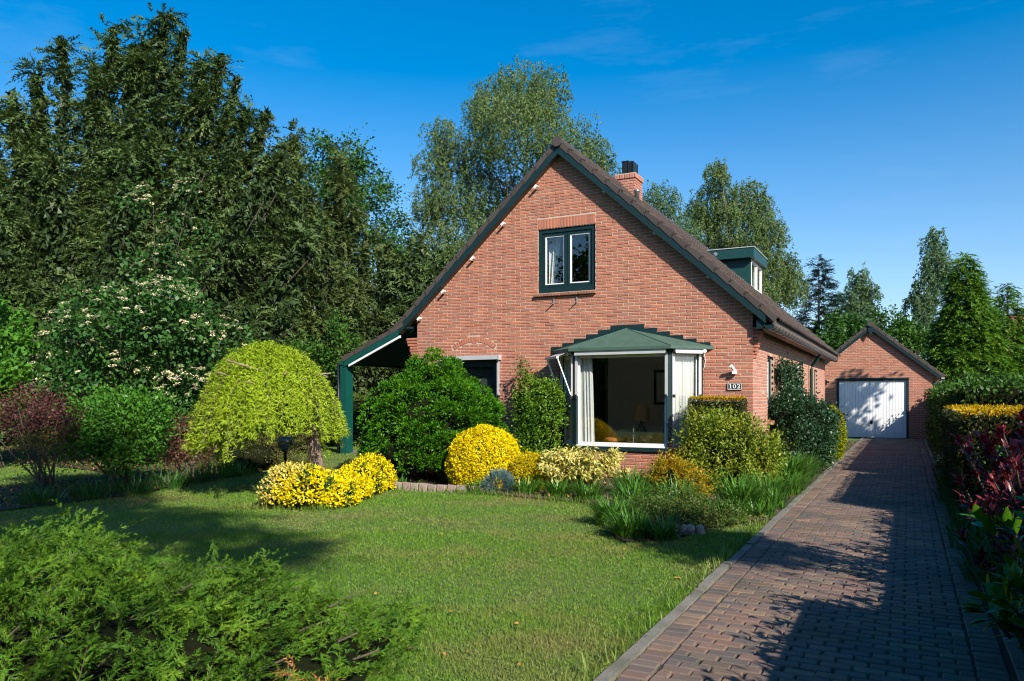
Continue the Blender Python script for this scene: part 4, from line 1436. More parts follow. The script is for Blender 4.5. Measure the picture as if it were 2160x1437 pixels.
for side in (1, -1):
    L2 = 2.33 / math.cos(gang) + .04
    for c in range(23):
        for r in range(9):
            s = L2 - r * L2 / 9
            x = GA + side * s * math.cos(gang); z = GZ - s * math.sin(gang) - .03; y = YG - .1 + c * .262
            mat = Matrix.Translation((x, y + (.26 if side > 0 else 0), z)) @ ((Matrix.Rotation(math.pi, 4, 'Z')) if side > 0 else Matrix.Identity(4)) @ Matrix.Rotation(-gang, 4, 'Y')
            n = len(gt.v)
            gt.v += [tuple(mat @ v) for v in tv]; gt.f += [tuple(n + k for k in f) for f in tf]; gt.m += [0] * len(tf)
    for r in range(9):
        s = L2 - r * L2 / 9
        x = GA + side * s * math.cos(gang); z = GZ - s * math.sin(gang)
        o = inst('verge_tile', vme, (x, YG - .175, z), gar, (0, gang if side > 0 else -gang, 0), (-1 if side > 0 else 1, 1, 1))
tag(gt.link('tile_field', 'tilej', gar), kind='stuff')
for k in range(15):
    inst('ridge_tile', rm, (GA, YG - .24 + k * .40, GZ - .01), gar, (0, 0, 0), (1.05, 1, 1.05))
board('bargeboard', GA, gxe1 - .05, YG - .165, YG - .13, .07, .22, 'green', gar, gtop)
board('bargeboard', gxe0 + .05, GA, YG - .165, YG - .13, .07, .22, 'green', gar, gtop)
board('soffit', GA, gxe1 - .05, YG - .128, YG + .01, .15, .19, 'soffit', gar, gtop)
board('soffit', gxe0 + .05, GA, YG - .128, YG + .01, .15, .19, 'soffit', gar, gtop)
MB().prism([(GA - .09, YG - .20, 4.08), (GA + .09, YG - .20, 4.08), (GA + .075, YG - .20, 3.90), (GA + .0, YG - .20, 3.74), (GA - .075, YG - .20, 3.90)][::-1], (0, .033, 0)).link('finial', 'green', gar)
fr_ = MB().box(GO[0], GO[0] + .07, YG - .012, YG + .12, 0, 2.20).box(GO[1] - .07, GO[1], YG - .012, YG + .12, 0, 2.20).box(GO[0] + .07, GO[1] - .07, YG - .012, YG + .12, 2.10, 2.20).box(GO[0] - .02, GO[1] + .02, YG - .04, YG - .013, 2.16, 2.205)
gd = fr_.link('garage_door', 'green', gar)
pn = MB().box(GO[0] + .07, GO[1] - .07, YG + .06, YG + .09, .015, 2.10)
n = 24; wpn = (GO[1] - GO[0] - .14) / n
pmsh = MB().prism([(0, 0, 0), (.012, -.014, 0), (wpn - .012, -.014, 0), (wpn, 0, 0)], (0, 0, 2.07)).mesh('door_panel'); pmsh.materials.append(M['doorwhite'])
pn.link('door_leaf', 'doorwhite', gd)
for k in range(n):
    inst('door_panel', pmsh, (GO[0] + .07 + k * wpn, YG + .0595, .02), gd)
MB().tube([(-1.16, YG + .05, .58), (-1.16, YG - .02, .58)], .022, 10).box(-1.20, -1.12, YG + .03, YG + .043, .52, .64).box(-1.17, -1.15, YG - .02, YG - .005, .48, .59).link('door_handle', 'dark', gd)
gg = MB()
hr = [(gxe1 - .02 + .06 * math.cos(t), 2.19 + .06 * math.sin(t)) for t in np.linspace(math.pi, 2 * math.pi, 9)]
gg.prism([(x, YG - .2, z) for x, z in hr][::-1], (0, 6.3, 0))
gg.link('gutter', 'alu', gar)
MB().bar((gxr + .02, YG + .03, 1.98), (gxe1 - .05, YG + .03, 2.08), .03, .03).link('gutter_brace', 'white', gar)
MB().tube([(gxe1 - .03, YG + .15, 2.13), (gxr + .10, YG + .16, 1.93), (gxr + .06, YG + .16, 1.8), (gxr + .06, YG + .16, .05)], .04, 10).link('downpipe', 'porchgreen', gar, True)
gl = thing('garage_lamp', 'small dark wall lamp on the garage left of the white door', 'lamp', (-2.72, YG, 2.08))
MB().box(-2.76, -2.68, YG - .05, YG - .004, 2.02, 2.14).link('lamp_base', 'dark', gl)
MB().box(-2.75, -2.60, YG - .14, YG - .05, 2.03, 2.10).link('lamp_head', 'dark', gl)
bn = thing('wheelie_bin', 'dark wheeled bin beside the garage door mostly hidden by a round conifer', 'bin', (-2.05, 27.4, 0))
MB().prism([(-2.3, 27.15, .08), (-1.85, 27.15, .08), (-1.80, 27.1, .92), (-2.35, 27.1, .92)][::-1], (0, .5, 0)).link('body', 'dark', bn)
MB().prism([(-2.37, 27.06, .925), (-1.78, 27.06, .925), (-1.80, 27.06, .97), (-2.35, 27.06, .97)][::-1], (0, .6, 0)).link('lid', 'dark', bn)
MB().tube([(-1.76, 27.2, .90), (-1.72, 27.2, .94), (-1.72, 27.6, .94), (-1.76, 27.6, .90)], .018, 8).link('handle', 'dark', bn)
for y_ in (27.22, 27.6):
    MB().tube([(-1.82, y_, .1), (-1.78, y_, .1)], .1, 14).link('wheel', 'dark', bn)

# ------------------------------------------------------------------ far neighbour house
nh = thing('far_house', 'distant house with grey roof, brick chimney and white window frames beyond the conifers', 'house', (9.5, 74, 0))
MB().box(5.5, 16, 72, 80, 0, 5.3).link('wall', 'sidebrick', nh)
b = MB(); b.prism([(5.0, 71.4, 5.2), (5.0, 80.6, 5.2), (5.0, 76, 7.4)], (11.5, 0, 0)); b.link('roof', 'tilej', nh)
MB().box(7.4, 8.5, 74.4, 75.3, 5.9, 8.2).link('chimney', 'sidebrick', nh)
for x in (7.8, 9.7, 12.0):
    for z in (.9, 3.4):
        w = MB().box(x, x + 1.5, 71.93, 72.03, z, z + 1.4).link('window', 'white', nh)
        MB().box(x + .12, x + 1.38, 71.9, 71.925, z + .12, z + 1.28).link('pane', 'dark', w)
#VEG
# ------------------------------------------------------------------ VEGETATION
def nz_(v):
    return v / np.maximum(np.linalg.norm(v, axis=-1, keepdims=True), 1e-9)

def rand_dirs(n):
    return nz_(rng.normal(size=(n, 3)))

def ortho(D, N):
    """make N perpendicular to D"""
    N = N - (N * D).sum(-1, keepdims=True) * D
    return nz_(N + 1e-6)

def leafmesh(name, P, D, N, Ln, Wd, shape='leaf', mi=None):
    n = len(P)
    D = nz_(D); N = ortho(D, N); S = np.cross(D, N)
    Ln = np.broadcast_to(np.asarray(Ln, float).reshape(-1, 1), (n, 1)); Wd = np.broadcast_to(np.asarray(Wd, float).reshape(-1, 1), (n, 1))
    if shape == 'needle':
        co = np.stack([P - S * Wd * .5, P + S * Wd * .5, P + D * Ln], 1).reshape(-1, 3)
        return rawmesh(name, co, np.arange(3 * n).reshape(n, 3), 3, mi)
    if shape == 'leaf':
        m = P + D * Ln * .48
        co = np.stack([P, m + S * Wd * .5 + N * Wd * .18, P + D * Ln, m - S * Wd * .5 + N * Wd * .18], 1).reshape(-1, 3)
        return rawmesh(name, co, np.arange(4 * n).reshape(n, 4), 4, mi)
    # big: eight corners, folded along the midrib and bent back at the tip
    q1, q2 = P + D * Ln * .28, P + D * Ln * .68 - N * Ln * .03
    co = np.stack([P, q1 + S * Wd * .42 + N * Wd * .16, q1, q1 - S * Wd * .42 + N * Wd * .16,
                   q2 + S * Wd * .46 + N * Wd * .15, q2, q2 - S * Wd * .46 + N * Wd * .15, P + D * Ln - N * Ln * .10], 1).reshape(-1, 3)
    f = np.array([(0, 1, 2), (0, 2, 3), (1, 4, 2), (2, 4, 5), (2, 5, 3), (3, 5, 6), (4, 7, 5), (5, 7, 6)])
    idx = (np.arange(n)[:, None, None] * 8 + f[None]).reshape(-1, 3)
    if mi is not None: mi = np.repeat(mi, 8)
    return rawmesh(name, co, idx, 3, mi)

def leaves(name, parent, mat, P, D, N, Ln, Wd, shape='leaf', mi=None):
    return link(name, leafmesh(name, P, D, N, Ln, Wd, shape, mi), mat, parent)

def sprays(P, D, N, length, k, LL, LW, ang=.7, droop=.15, taper=.5, jit=.25):
    """feathers: k leaflets left and right of each axis, plus nothing at the root"""
    n = len(P)
    D = nz_(D); N = ortho(D, N); S = np.cross(D, N)
    length = np.broadcast_to(np.asarray(length, float).reshape(-1, 1, 1), (n, 1, 1))
    t = (np.arange(k) + .6) / k
    side = np.where(np.arange(k) % 2 == 0, 1.0, -1.0)
    side[-1] = 0
    tt = t[None, :, None] + rng.normal(0, .04, (n, k, 1))
    Q = P[:, None] + D[:, None] * length * tt
    Q = Q + np.array([0, 0, -1.0]) * (length * droop * tt ** 2)
    DD = D[:, None] * math.cos(ang) + S[:, None] * (side[None, :, None] * math.sin(ang)) + rng.normal(0, jit, (n, k, 3)) + np.array([0, 0, -droop]) * tt
    NN = np.repeat(N[:, None], k, 1) + rng.normal(0, .3, (n, k, 3))
    sc = (1 - taper * t)[None, :, None] * np.ones((n, 1, 1))
    return Q.reshape(-1, 3), nz_(DD.reshape(-1, 3)), NN.reshape(-1, 3), (LL * sc).ravel(), (LW * (.5 + .5 * sc)).ravel()

def fr(cx, cy, u, v):
    """a plant's own frame: u along the street front, v away from the street"""
    return cx + u * PC - v * PS, cy + u * PS + v * PC

def shell(n, c, r, lo=.6, hi=1.0, zlo=-1.0):
    d = rand_dirs(int(n * 2.5) + 10)
    d = d[d[:, 2] > zlo][:n]
    q = (lo ** 3 + (hi ** 3 - lo ** 3) * rng.random((len(d), 1))) ** (1 / 3)
    r = np.asarray(r, float)
    return np.asarray(c, float) + d * r * q, nz_(d / r)

def stem_mesh(mb, a, b, r0, r1, bend=.15, seg=6, n=5):
    a = np.asarray(a, float); b = np.asarray(b, float)
    L = np.linalg.norm(b - a)
    o = rng.normal(0, bend * L * .5, 3); o[2] = abs(o[2]) * .4
    pts = [a + (b - a) * t + o * math.sin(math.pi * t) * .6 for t in np.linspace(0, 1, n)]
    mb.tube(pts, list(np.linspace(r0, r1, n)), seg)

def plant(name, label, cat, x, y, group=None, z=None):
    return thing(name, label, cat, (x, y, float(gz(x, y)) if z is None else z), group)

# ---- broadleaf crown from lobes
def broadleaf(root, mat, lobes, clumps, per, crad, Ln, Wd, trunk=None, barkm='barkbrown', trunk_r=.2, shape='leaf', name='crown', up=.6, fork=.45, limbs=10, top=None):
    Ps, Ds, Ns = [], [], []
    tot = sum(l[3] * l[4] for l in lobes)
    for (x, y, z, rx, rz, ry) in lobes:
        n = max(4, int(clumps * rx * rz / tot))
        C, O = shell(n, (x, y, z), (rx, ry, rz), .45, 1.02)
        cr_ = crad * (.6 + .8 * rng.random((n, 1, 1)))
        p = C[:, None] + rng.normal(size=(n, per, 3)) * cr_ * np.array([1, 1, .75])
        o = np.repeat(O[:, None], per, 1)
        Ns.append((o * .5 + np.array([0, 0, up]) + rng.normal(0, .45, p.shape)).reshape(-1, 3))
        Ds.append((o * .5 + rng.normal(0, .7, p.shape) + np.array([0, 0, -.25])).reshape(-1, 3))
        Ps.append(p.reshape(-1, 3))
    P = np.concatenate(Ps); D = np.concatenate(Ds); N = np.concatenate(Ns)
    s = .7 + .6 * rng.random(len(P))
    leaves(name, root, mat, P, D, N, Ln * s, Wd * s, shape)
    if trunk is not None:
        mb = MB()
        zt = max(l[2] for l in lobes)
        x0, y0, z0 = trunk
        top = top or (x0 + rng.normal(0, .2), y0 + rng.normal(0, .2), z0 + (zt - z0) * .9)
        stem_mesh(mb, (x0, y0, z0 - .1), top, trunk_r, trunk_r * .25, .05, 9, 7)
        for q in range(limbs):
            l = lobes[q % len(lobes)]
            t = fork * rng.uniform(.7, 1.5)
            a = np.array([x0, y0, z0]) + (np.array(top) - np.array([x0, y0, z0])) * min(t, .95)
            b = np.array(l[:3]) + rng.normal(0, .35, 3) * np.array([l[3], l[5], l[4]])
            stem_mesh(mb, a, b, trunk_r * .4, trunk_r * .06, .12, 5, 5)
        mb.link('trunk', barkm, root, True)

def lobes_px(cx, cy, lst, flat=.8):
    """(u, z, radius_u, radius_z) in the plant's own frame, with a little spread in depth"""
    out = []
    for (u, z, ru, rz) in lst:
        v = rng.normal(0, .35) * ru
        x, y = fr(cx, cy, u, v)
        out.append((x, y, z, ru, rz, ru * flat))
    return out

# ---- birch: hanging strands
def birch(root, mat, cx, cy, lst, per_m2=26, Ln=.085, Wd=.065, trunk_r=.2, hang=1.1):
    Ps, Ds, Ns = [], [], []
    mb = MB()
    lobes = lobes_px(cx, cy, lst)
    zt = max(l[2] + l[4] * .6 for l in lobes)
    z0 = float(gz(cx, cy))
    zt *= .86
    top = np.array([cx + rng.normal(0, .3), cy + rng.normal(0, .3), zt])
    stem_mesh(mb, (cx, cy, z0 - .1), top, trunk_r, .03, .04, 8, 9)
    for (x, y, z, rx, rz, ry) in lobes:
        n = int(per_m2 * rx * rz * 3.1)
        C, O = shell(n, (x, y, z), (rx, ry, rz), .3, 1.0)
        C = C * 1.0 + np.repeat(rng.normal(0, .16 * rx, (max(1, n // 9 + 1), 3)), 9, 0)[:n]
        k = 26
        ln = hang * (.35 + .9 * rng.random((n, 1, 1))) * min(1.2, .5 + rz * .4)
        t = ((np.arange(k) + rng.random((n, k))) / k)[:, :, None]
        out = O * np.array([1, 1, .15])
        p = C[:, None] + out[:, None] * (.22 * ln * np.sqrt(t)) + np.array([0, 0, -1.0]) * (ln * t ** 1.25 - .12 * ln) + rng.normal(0, .035, (n, k, 3))
        p += np.cumsum(rng.normal(0, .028, (n, k, 3)), 1)
        Ps.append(p.reshape(-1, 3))
        Ds.append((rng.normal(0, .6, p.shape) + np.array([0, 0, -.7])).reshape(-1, 3))
        Ns.append((np.repeat(O[:, None], k, 1) * .6 + rng.normal(0, .7, p.shape) + np.array([0, 0, .3])).reshape(-1, 3))
        for q in range(3):
            a = np.array([cx, cy, z0]) + (top - np.array([cx, cy, z0])) * np.clip((z - z0 - rz * .5) / (zt - z0) * rng.uniform(.55, .95), .25, .95)
            stem_mesh(mb, a, np.array([x, y, z]) + rng.normal(0, .45, 3) * np.array([rx, ry, rz]), trunk_r * .26, .008, .12, 5, 6)
    P = np.concatenate(Ps); s = .7 + .6 * rng.random(len(P))
    leaves('crown', root, mat, P, np.concatenate(Ds), np.concatenate(Ns), Ln * s, Wd * s, 'needle')
    mb.link('trunk', 'barkbirch', root, True)

# ---- many-stemmed yew: leaning plumes of feathery sprays
def yew(root, mat, cx, cy, spires, z0, dens=95, k=9, LL=.20, LW=.052, slen=.5, inner=75):
    Ps, Ds, Ns = [], [], []
    mb = MB()
    for (u, v, z, r, lean) in spires:
        x, y = fr(cx, cy, u, v)
        bx_, by_ = fr(cx, cy, u * .45 - lean, v * .6)
        zb_ = max(z0 + .2, z * (.32 if z > 6 else .12))
        L = z - zb_
        nc = max(4, int((dens * 1.6 if L * 1.47 > 9.2 else dens) * L * r / 26)); n = nc * 26
        t = np.repeat(1 - (1 - rng.random(nc)) ** .72, 26)
        ax = np.stack([bx_ + (x - bx_) * t ** .8, by_ + (y - by_) * t ** .8, zb_ + L * t], 1)
        rr = r * ((1 - t) ** .95) * (.62 + .62 * np.sin(t * 14 + u * 3) ** 2) + .06
        th_ = np.repeat(rng.random(nc) * 2 * math.pi, 26)
        q = np.repeat(np.sqrt(.12 + .88 * rng.random(nc)), 26)
        O = np.stack([np.cos(th_), np.sin(th_), np.zeros(n)], 1)
        g_ = rng.normal(size=(n, 3)) * np.array([1, 1, .62])
        cs = np.minimum(.24, .11 + rr * .26)[:, None]
        p = ax + O * (rr * q)[:, None] + g_ * cs
        O = nz_(O + nz_(g_) * .9)
        Ps.append(p)
        Ds.append(O * .8 + np.array([0, 0, .05]) + rng.normal(0, .3, (n, 3)))
        Ns.append(O * .35 + np.array([0, 0, .9]) + rng.normal(0, .35, (n, 3)))
        stem_mesh(mb, (cx + rng.normal(0, .3), cy + rng.normal(0, .3), z0 - .1), (bx_, by_, zb_ + .2), .16, .09, .08, 6, 5)
        stem_mesh(mb, (bx_, by_, zb_), (x, y, z - .9), .075, .012, .03, 5, 6)
    P = np.concatenate(Ps); D = np.concatenate(Ds); N = np.concatenate(Ns)
    P, D, N, a, b = sprays(P, D, N, slen * (.7 + .6 * rng.random(len(P))), k, LL, LW, .75, .35, .35, .25)
    leaves('crown', root, mat, P, D, N, a, b, 'needle')
    # leafage deep inside the crown, its shade put into a darker colour
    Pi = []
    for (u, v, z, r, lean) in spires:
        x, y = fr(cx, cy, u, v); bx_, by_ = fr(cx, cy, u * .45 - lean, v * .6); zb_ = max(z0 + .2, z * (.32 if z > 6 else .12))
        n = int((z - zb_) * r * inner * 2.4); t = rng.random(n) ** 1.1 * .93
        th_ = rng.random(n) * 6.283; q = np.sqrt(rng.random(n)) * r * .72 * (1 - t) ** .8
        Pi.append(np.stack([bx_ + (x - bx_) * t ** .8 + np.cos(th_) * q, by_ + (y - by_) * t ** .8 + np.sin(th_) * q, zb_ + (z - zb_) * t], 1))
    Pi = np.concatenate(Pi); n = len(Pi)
    leaves('inner_crown', root, 'yewshade', Pi, rng.normal(0, .7, (n, 3)) + np.array([0, 0, -.5]), rng.normal(size=(n, 3)), .24 * (.6 + .7 * rng.random(n)), .13, 'needle')
    mb.link('trunk', 'barkyew', root, True)

# ---- layered conifer: whorls of drooping or rising branches
def conifer(root, mat, cx, cy, z0, z1, rb, n_br, per, k=7, LL=.2, LW=.05, slen=.4, droop=.25, zb=0., pw=.85, rise=.1, ragged=.25, barkm='barkbrown', tip=None):
    Ps, Ds, Ns, Qm = [], [], [], []
    mb = MB()
    mb.tube([(cx, cy, z0 - .1), (cx, cy, z0 + (z1 - z0) * .5), (cx, cy, z1)], [rb * .07 + .04, rb * .04 + .02, .01], 8)
    for q in range(n_br):
        t = (q + rng.random()) / n_br
        t = t ** 1.15
        z = z0 + zb + (z1 - z0 - zb) * t
        r = rb * (1 - t) ** pw * rng.uniform(1 - ragged, 1 + ragged * .6) + .07
        th_ = q * 2.39996 + rng.normal(0, .3)
        o = np.array([math.cos(th_), math.sin(th_), 0])
        n = max(3, int(per * r))
        s = np.sqrt(rng.random(n)) if r > .3 else rng.random(n)
        s = .15 + .85 * s
        side = np.array([-o[1], o[0], 0])
        w = rng.normal(0, .22 * r, n) * s
        p = np.array([cx, cy, z]) + o * (r * s)[:, None] + side * w[:, None] + np.array([0, 0, 1.0]) * (r * (rise * s - droop * s ** 2) + rng.normal(0, .05, n))[:, None]
        Ps.append(p)
        Ds.append(np.repeat(o[None], n, 0) + side * (w * 2)[:, None] + np.array([0, 0, rise - droop]) + rng.normal(0, .25, (n, 3)))
        Ns.append(np.repeat([[0, 0, 1.0]], n, 0) + o * .25 + rng.normal(0, .25, (n, 3)))
        if q % 3 == 0:
            stem_mesh(mb, (cx, cy, z), np.array([cx, cy, z]) + o * r * .8 + np.array([0, 0, r * (rise * .8 - droop * .6)]), .02 + r * .012, .006, .03, 4, 4)
    P = np.concatenate(Ps); D = np.concatenate(Ds); N = np.concatenate(Ns)
    P, D, N, a, b = sprays(P, D, N, slen * (.7 + .6 * rng.random(len(P))), k, LL, LW, .75, .25, .35, .22)
    leaves('crown', root, mat, P, D, N, a, b, 'needle')
    mb.link('trunk', barkm, root, True)

def core_ellipsoid(root, c, r, name='shade_core', zlo=-1.0, mat='core'):
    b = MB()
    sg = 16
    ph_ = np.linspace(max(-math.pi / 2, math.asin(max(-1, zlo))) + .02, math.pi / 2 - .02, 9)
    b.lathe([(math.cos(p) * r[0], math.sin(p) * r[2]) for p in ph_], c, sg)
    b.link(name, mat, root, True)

def dome(root, mat, c, r, n, Ln, Wd, zlo=-.25, core=.93, lump=.05, name='foliage', up=.25, mi=None, shape='leaf', lo=.92, stick=.5):
    """clipped or naturally tight shrub: small leaves all over a lumpy rounded body"""
    P, O = shell(n, c, r, lo, 1.02, zlo)
    w = 1 + lump * (np.sin(P[:, :1] * 9 + 1) * np.sin(P[:, 1:2] * 8 + P[:, 2:] * 7) + .6 * np.sin(P[:, :1] * 19 + P[:, 2:] * 15))
    P = np.asarray(c) + (P - np.asarray(c)) * w
    D = O * stick + rng.normal(0, .6, P.shape) + np.array([0, 0, up])
    N = O + rng.normal(0, .55, P.shape) + np.array([0, 0, .2])
    s = .65 + .7 * rng.random(len(P))
    leaves(name, root, mat, P, D, N, Ln * s, Wd * s, shape, mi)
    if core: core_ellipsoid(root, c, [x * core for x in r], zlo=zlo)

def shrub(root, mat, lobes, clumps, per, crad, Ln, Wd, stems=8, base=None, shape='leaf', up=.5, name='foliage', spread=.3):
    Ps, Ds, Ns = [], [], []
    tot = sum(l[3] * l[5] for l in lobes)
    for (x, y, z, rx, ry, rz) in lobes:
        n = max(3, int(clumps * rx * rz / tot))
        C, O = shell(n, (x, y, z), (rx, ry, rz), .5, 1.0)
        p = C[:, None] + rng.normal(size=(n, per, 3)) * crad * (.6 + .8 * rng.random((n, 1, 1)))
        o = np.repeat(O[:, None], per, 1)
        Ps.append(p.reshape(-1, 3))
        Ds.append((o * .6 + rng.normal(0, .6, p.shape) + np.array([0, 0, up * .3])).reshape(-1, 3))
        Ns.append((o * .55 + np.array([0, 0, up]) + rng.normal(0, .45, p.shape)).reshape(-1, 3))
    P = np.concatenate(Ps); s = .65 + .7 * rng.random(len(P))
    D = np.concatenate(Ds); N = np.concatenate(Ns)
    ok = P[:, 2] > .02
    leaves(name, root, mat, P[ok], D[ok], N[ok], Ln * s[ok], Wd * s[ok], shape)
    if stems:
        mb = MB()
        bx_, by_ = base or (lobes[0][0], lobes[0][1])
        bz = float(gz(bx_, by_))
        for q in range(stems):
            l = lobes[q % len(lobes)]
            a = (bx_ + rng.normal(0, spread * .4), by_ + rng.normal(0, spread * .4), bz - .05)
            b = (l[0] + rng.normal(0, l[3] * .5), l[1] + rng.normal(0, l[4] * .5), l[2] + rng.normal(0, l[5] * .3))
            stem_mesh(mb, a, b, .018, .005, .12, 5, 5)
        tag(mb.link('stem', 'twig', root, True), kind='stuff')

def hedge_box(root, mat, x0, x1, y0, y1, z0, z1, dens, Ln, Wd, topmat=None, lump=.02, name='foliage', core=True, fuzz=.03):
    A = [('x', x0, (y0, y1), -1), ('x', x1, (y0, y1), 1), ('y', y0, (x0, x1), -1), ('y', y1, (x0, x1), 1)]
    Ps, Os, mi = [], [], []
    for ax, val, (a, b), sg in A:
        n = int(dens * (b - a) * (z1 - z0))
        s = a + (b - a) * rng.random(n); z = z0 + (z1 - z0) * rng.random(n)
        w = val + sg * (lump * (np.sin(s * 7 + z * 5) + np.sin(s * 3.1 - z * 9)) + rng.normal(0, fuzz, n))
        P = np.stack([w, s, z] if ax == 'x' else [s, w, z], 1)
        O = np.zeros((n, 3)); O[:, 0 if ax == 'x' else 1] = sg
        Ps.append(P); Os.append(O); mi.append(np.zeros(n, int))
    n = int(dens * (x1 - x0) * (y1 - y0) * 1.1)
    X_ = x0 + (x1 - x0) * rng.random(n); Y_ = y0 + (y1 - y0) * rng.random(n)
    Ps.append(np.stack([X_, Y_, z1 + lump * np.sin(X_ * 5 + Y_ * 6) + rng.normal(0, fuzz, n)], 1))
    O = np.zeros((n, 3)); O[:, 2] = 1; Os.append(O); mi.append(np.full(n, 1 if topmat else 0))
    P = np.concatenate(Ps); O = np.concatenate(Os); mi = np.concatenate(mi)
    s = .65 + .7 * rng.random(len(P))
    leaves(name, root, [mat, topmat] if topmat else mat, P, O * .5 + rng.normal(0, .6, P.shape) + np.array([0, 0, .3]), O + rng.normal(0, .5, P.shape), Ln * s, Wd * s, 'leaf', mi)
    if core:
        MB().box(x0 + .05, x1 - .05, y0 + .05, y1 - .05, z0, z1 - .05).link('shade_core', 'core', root)

def straps(name, parent, mat, P, az, tilt, length, width, curl, seg=5):
    """arching strap leaves"""
    n = len(P)
    a = tilt[:, None] + curl[:, None] * np.linspace(0, 1, seg)[None]
    st_ = length[:, None] / (seg - 1)
    r = np.concatenate([np.zeros((n, 1)), np.cumsum(np.sin(a[:, :-1]) * st_, 1)], 1)
    z = np.concatenate([np.zeros((n, 1)), np.cumsum(np.cos(a[:, :-1]) * st_, 1)], 1)
    d = np.stack([np.cos(az), np.sin(az), 0 * az], 1); s = np.stack([-np.sin(az), np.cos(az), 0 * az], 1)
    c = P[:, None] + d[:, None] * r[:, :, None] + np.array([0, 0, 1.0]) * z[:, :, None]
    w = width[:, None] * np.array([.75, 1, .9, .6, .08])[None, :seg] * .5
    co = np.stack([c - s[:, None] * w[:, :, None], c + s[:, None] * w[:, :, None]], 2).reshape(-1, 3)
    i = np.arange(n)[:, None] * seg * 2; k = np.arange(seg - 1)[None] * 2
    q = (i + k).ravel()
    f = np.stack([q, q + 1, q + 3, q + 2], 1)
    return link(name, rawmesh(name, co, f, 4), mat, parent)

def lily(label, x, y, n, ln, mat='lily', rad=.12, group='clumps of strap leaved lilies', name='lily_clump', w=.017):
    t = plant(name, label, 'plant', x, y, group)
    z = float(gz(x, y))
    r = rad * np.sqrt(rng.random(n)); th_ = rng.random(n) * 2 * math.pi
    P = np.stack([x + r * np.cos(th_), y + r * np.sin(th_), np.full(n, z)], 1)
    az = th_ + rng.normal(0, .6, n)
    straps('leaves', t, mat, P, az, np.abs(rng.normal(.28, .2, n)), ln * (.55 + .6 * rng.random(n)), w * (.7 + .6 * rng.random(n)), rng.uniform(.5, 1.9, n))
    return t

# ================= big trees on the left
A = plant('yew_tree', 'huge dark many-stemmed yew with feathery spires towering at the left', 'tree', -22.2, 15.6)
sp = [(-3.2, 0, 11.7), (-2.4, 0, 12.2), (-1.7, .2, 13.5), (-.5, 0, 12.5), (.07, 0, 13.7), (.6, .3, 13.3), (1.1, 0, 13.3), (1.75, 0, 14.1), (2.3, .2, 13.8), (3.0, 0, 12.5), (3.6, 0, 12.9), (4.0, .3, 12.2), (4.5, -.2, 11.0), (5.1, 0, 11.0), (5.6, 0, 9.9), (-4.1, 0, 11.3), (-5, .3, 11), (-5.8, 0, 9.5)]
spl = [(u, v, z, rng.uniform(.8, 1.15), .5) for u, v, z in sp]
for q in range(16):
    spl.append((rng.uniform(-6, 6.4), rng.uniform(-3.6, -1.5), rng.uniform(2.6, 5.2), rng.uniform(1.1, 1.5), rng.uniform(-.1, .2)))
for u_, z_ in ((4.2, 10.2), (4.9, 9.6), (5.5, 9.0), (6.1, 8.2), (6.6, 7.2), (5.0, 7.6), (5.9, 6.4)):
    spl.append((u_, rng.uniform(-.4, .4), z_, 1.25, -1.2))
for q in range(7):
    spl.append((rng.uniform(3.6, 7.0), rng.uniform(-1.5, 1.5), rng.uniform(3.0, 7.0), rng.uniform(1.0, 1.4), rng.uniform(-.1, .2)))
for q in range(30):
    u = rng.uniform(-6, 6.2); v = rng.uniform(-3.2, -.4)
    spl.append((u, v, rng.uniform(4.0, 11.0) * (1 - .025 * abs(u)) + (v + 1) * .9, rng.uniform(1.0, 1.5), rng.uniform(-.2, .5)))
yew(A, 'yew', -22.2, 15.6, spl, .2, 58, 11, .155, .055, .42)
B = plant('yew_tree', 'olive toned yew with drooping boughs between the tall dark yew and the house', 'tree', -18.3, 21.0)
spl = [(u, v, z, rng.uniform(.75, 1.05), .3) for u, v, z in [(-1.6, 0, 10.0), (-1.1, 0, 11.1), (-.5, 0, 9.4), (.1, .2, 9.0), (.7, 0, 10.4), (1.1, 0, 8.6), (1.6, 0, 7.6), (2.4, 0, 7.4), (2.9, .1, 6.8)]]
for q in range(8):
    spl.append((rng.uniform(-4.0, 3.0), rng.uniform(-1.6, 1.0), rng.uniform(2.4, 5.0), rng.uniform(1.0, 1.4), rng.uniform(-.1, .2)))
for q in range(17):
    spl.append((rng.uniform(-2.6, 3.0), rng.uniform(-2.4, -.3), rng.uniform(3.2, 7.4), rng.uniform(.9, 1.3), rng.uniform(-.2, .4)))
yew(B, 'yew2', -18.3, 21.0, spl, .2, 88, 11, .150, .052, .42)
Cc = plant('yew_tree', 'narrow dark yew just left of the house gable', 'tree', -14.6, 21.9)
spl = [(u, v, z, rng.uniform(.7, .95), .1) for u, v, z in [(-.7, 0, 6.6), (-.2, 0, 7.4), (.4, .2, 7.0), (.8, 0, 6.2), (0, -.8, 5.6), (-.7, -.9, 4.8), (.7, -.8, 4.6), (-.2, -1.3, 3.6), (.5, -1.4, 3.0), (1.3, .3, 5.2)]]
yew(Cc, 'yew', -14.6, 21.9, spl, .2, 96, 9, .19, .065, .42)
D_ = plant('oak_tree', 'bright green broadleaf tree showing behind the olive yew', 'tree', -22.2, 26.8)
broadleaf(D_, 'oak', lobes_px(-22.2, 26.8, [(-1.3, 11.9, 1.1, 1.0), (-.2, 12.0, 1.2, 1.0), (.7, 11.2, 1.1, 1.0), (1.3, 10.0, 1.1, 1.0), (2.0, 8.6, 1.1, 1.1), (2.6, 7.2, 1.1, 1.1), (-.3, 9.6, 1.7, 1.6), (1.2, 7.0, 1.7, 1.7), (3.0, 5.8, 1.1, 1.4)]), 330, 60, .28, .15, .10, (-22.2, 26.8, .2), limbs=12)
